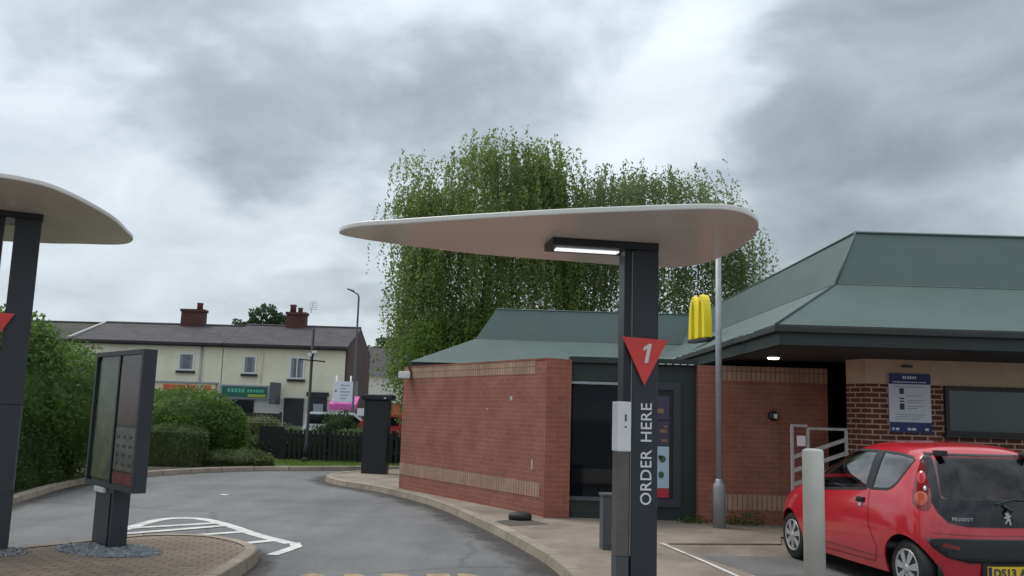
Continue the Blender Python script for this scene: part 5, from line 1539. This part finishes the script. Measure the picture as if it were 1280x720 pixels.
def far_tree(label, loc, blobs, n, ln, m='fartree', group=None):
    t = thing('tree', label, 'tree', loc, group=group)
    bm = NB(); top = max(b_[2] for b_ in blobs)
    tube(bm, [(0, 0, 0), (0.1, 0, top * .5), (0, 0, top)], [.25, .18, .05], 8)
    P = []
    for (x, y, z, rx, ry, rz) in blobs:
        tube(bm, [(0, 0, top * .4), (x * .6, y * .6, z * .8), (x, y, z)], [.1, .06, .02], 5)
        k = int(n * rx * rz)
        d = G.normal(size=(k, 3)); d /= np.linalg.norm(d, axis=1)[:, None]
        r = G.uniform(0.35, 1.0, size=(k, 1)) ** 0.5
        lump = 1 + 0.22 * np.sin(d[:, :1] * 5 + x) * np.cos(d[:, 2:] * 6 + z)
        P.append(d * r * lump * np.array([rx, ry, rz]) + np.array([x, y, z]))
    obj('trunk', bm, 'bark', t); leaf_object('crown', np.concatenate(P), ln, ln * .6, m, t, 0.1)
    return t
far_tree('leafy tree top showing above the terrace roof beside the right chimney', (-21.3, 75, .5), [(-1.3, 0, 7.2, 1.6, 1.6, 1.3), (0.2, 0, 8.3, 1.5, 1.5, 1.5), (1.6, 0, 7.8, 1.4, 1.5, 1.2), (-2.2, 0, 6.4, 1.6, 1.5, 1.3), (3, 0, 7, 1.3, 1.3, 1.0)], 500, .34)
far_tree('distant tree between the terrace gable and the weeping birch', (-11.5, 82, .5), [(-1.5, 0, 5.2, 2, 2, 1.8), (0.6, 0, 6.4, 2, 2, 1.8), (2.4, 0, 5.6, 2, 2, 1.7)], 420, .36)
far_tree('distant low tree line mass right of the cottage roof', (-6.0, 84, .5), [(-1.5, 0, 6.2, 2, 2, 2.3), (0.6, 0, 6.8, 2, 2, 2.5), (2.8, 0, 6.6, 2, 2, 2.5)], 380, .36)

def bush(name, label, cat, loc, blobs, n, ln, m, rough=0.10, wd=.6, group=None):
    """rounded clipped or free shapes: shell of leaves round an inner twiggy core"""
    t = thing(name, label, cat, loc, group=group)
    bm = NB(); P = []
    for (x, y, z, rx, ry, rz) in blobs:
        bmesh.ops.create_icosphere(bm, subdivisions=3, radius=1.0, matrix=T((x, y, z)) @ Matrix.Diagonal((rx * .80, ry * .80, rz * .80, 1)))
        area = 4 * PI * ((rx * ry) ** 1.6 / 3 + (rx * rz) ** 1.6 / 3 + (ry * rz) ** 1.6 / 3) ** (1 / 1.6)
        k = int(n * area)
        d = G.normal(size=(k, 3)); d /= np.linalg.norm(d, axis=1)[:, None]
        lump = 1 + rough * (np.sin(d[:, :1] * 7 + x * 3) + np.cos(d[:, 1:2] * 8 + y) + np.sin(d[:, 2:] * 9 + z)) * .6 + G.normal(size=(k, 1)) * rough * .5
        q = d * lump * G.uniform(.84, 1.04, size=(k, 1)) * np.array([rx, ry, rz]) + np.array([x, y, z])
        P.append(q[q[:, 2] > -0.02])
    for v in bm.verts:
        v.co += Vector((math.sin(v.co.z * 9 + v.co.y * 5), math.sin(v.co.x * 9 + v.co.z * 4), math.sin(v.co.x * 7 + v.co.y * 8))) * 0.03
    bmesh.ops.bisect_plane(bm, geom=bm.verts[:] + bm.edges[:] + bm.faces[:], plane_co=(0, 0, 0.0), plane_no=(0, 0, 1), clear_inner=True)
    stem = NB()
    for (x, y, z, rx, ry, rz) in blobs[:3]:
        tube(stem, [(x, y, -0.1), (x * 1.02, y, max(z, .1))], [.05, .03], 6)
    obj('stem', stem, 'bark', t)
    leaf_object('foliage', np.concatenate(P), ln, ln * wd, m, t, 0.05, extra=bm)
    return t
def hedge_row(name, label, loc, rz, L, W, H, n, ln, m, group=None):
    t = thing(name, label, 'hedge', loc, rz, group)
    P = []
    k = int(n * L * H * 2)
    P.append(np.stack([G.uniform(-L / 2, L / 2, k), np.where(G.random(k) < .5, -W / 2, W / 2) + G.normal(size=k) * .05, G.uniform(0, H, k)], 1))
    k = int(n * L * W); P.append(np.stack([G.uniform(-L / 2, L / 2, k), G.uniform(-W / 2, W / 2, k), H + G.normal(size=k) * .045], 1))
    k = int(n * W * H * 2); P.append(np.stack([np.where(G.random(k) < .5, -L / 2, L / 2) + G.normal(size=k) * .05, G.uniform(-W / 2, W / 2, k), G.uniform(0, H, k)], 1))
    P = np.concatenate(P)
    P[:, 2] *= 1 + .05 * np.sin(P[:, 0] * 3.1) ; P[:, 1] += .05 * np.sin(P[:, 0] * 4.3 + P[:, 2] * 3)
    bm = NB(); box(bm, -L / 2 + .06, L / 2 - .06, -W / 2 + .06, W / 2 - .06, 0, H - .06, .04)
    st_ = NB()
    for i in range(max(2, int(L / .8))): tube(st_, [(-L / 2 + .3 + i * .8, 0, -.1), (-L / 2 + .3 + i * .8, 0, H * .5)], .03, 6)
    obj('stem', st_, 'bark', t)
    leaf_object('foliage', P, ln, ln * .6, m, t, 0.05, extra=bm)
    return t
bush('bush', 'tall untidy bush beside the left order post, reaching above the terrace eaves', 'bush', (-9.2, 17.0, .07),
     [(-.25, -.5, 1.35, 1.05, 1.5, 1.45), (.25, .9, 1.3, .95, 1.3, 1.25), (-.35, -.7, 2.4, .75, .9, .85), (-.9, 2.2, 1.7, 1.2, 1.2, 1.2), (-1.6, .5, 1.8, 1.2, 1.6, 1.6), (-.2, .1, 2.5, .6, .8, .7)], 380, .09, 'hedge', .14)
hedge_row('hedge', 'low dark clipped hedge at the foot of the tall untidy bush', (-8.85, 15.9, .07), R(95), 4.6, .8, .98, 420, .075, 'hedge_dk')
bush('bush', 'big rounded bright green bush right of the menu board', 'bush', (-8.9, 24.6, .08), [(0, 0, 1.02, 1.55, 1.2, 1.02), (-1.3, .3, .95, 1.1, 1.0, .98), (1.0, .1, .75, .72, .8, .85)], 420, .09, 'hedge', .05)
hedge_row('hedge', 'clipped hedge with pale top in front of the big rounded bush', (-9.25, 22.9, .08), R(4), 2.9, .8, .92, 420, .07, 'lowshrub')
bush('shrub', 'low spreading shrub at the bend of the kerb before the lawn', 'shrub', (-7.1, 23.55, .08), [(0, 0, .15, .85, .42, .27), (-.6, -.15, .14, .5, .4, .22), (.5, .12, .14, .45, .35, .24)], 900, .06, 'lowshrub', .12)
hedge_row('hedge', 'light green flat-topped hedge at the left end of the picket fence', (-8.0, 27.4, .08), R(-5), 1.6, 1.2, 1.13, 330, .075, 'hedge_gr')
bush('shrub', 'pale clipped shrub sloping down to the left end of the picket fence', 'shrub', (-7.2, 26.85, .05), [(0, 0, .45, .7, .5, .5), (.3, .5, .55, .8, .5, .5)], 420, .07, 'hedge_gr', .08)
bush('shrub', 'grey-green smooth mounded shrub behind the fence left of the charcoal cabinet', 'shrub', (-4.7, 28.0, .15), [(0, 0, .35, .98, .7, .52), (.9, .2, .3, .9, .6, .48)], 520, .07, 'hedge_gr', .05)
bush('shrub', 'dark green pointed shrub in front of the white street car', 'shrub', (-5.7, 30.0, .2), [(0, 0, .6, .62, .6, .72), (-.55, .2, .35, .6, .5, .5), (.5, 0, .4, .6, .5, .52)], 420, .08, 'conifer', .15)
hedge_row('hedge', 'low dark hedge running close behind the picket fence', (-5.1, 26.75, .05), R(-11), 4.6, .5, .86, 330, .07, 'hedge_dk')
hedge_row('hedge', 'dark hedge between the charcoal cabinet and the slanted brick wall', (-2.0, 26.4, .05), R(-9), 2.0, .7, 1.0, 330, .08, 'hedge_dk')
for i, (x, y, s, lab) in enumerate(((3.42, 13.55, .13, 'small green weed growing just right of the lamp post foot'), (3.72, 13.5, .17, 'leafy green weed at the foot of the square brick wall'), (2.82, 13.6, .09, 'tiny weed in the corner left of the lamp post foot'))):
    t = thing('weed', lab, 'weed', (x, y, .09), group='weeds along the wall foot')
    P = G.normal(size=(90, 3)) * np.array([s, s * .5, s * .45]) + np.array([0, 0, s * .45]); P = P[P[:, 2] > 0]
    leaf_object('foliage', P, .06, .035, 'hedge', t, 0.0)
    b = NB()
    for k in range(4): tube(b, [(0, 0, -.01), ((k - 1.5) * s * .5, 0, s * .5)], .004, 4)
    obj('stem', b, 'hedge', t)
# thin grass on the lawn strip
k = 9000
P = np.stack([G.uniform(-7.6, -1.6, k), G.uniform(0, 1, k), np.full(k, .12)], 1)
y0 = np.interp(P[:, 0], [-7.4, -6.4, -5, -4, -2.8, -1.3], [23.05, 23.5, 24.1, 24.75, 25.15, 25.35])
P[:, 1] = y0 + P[:, 1] * (26.9 - y0)
gr = leaf_object('grass', P, .09, .014, 'shrub_br', None, 0.0)
tagp(gr, 'short green grass in front of the picket fence', 'grass', kind='stuff')
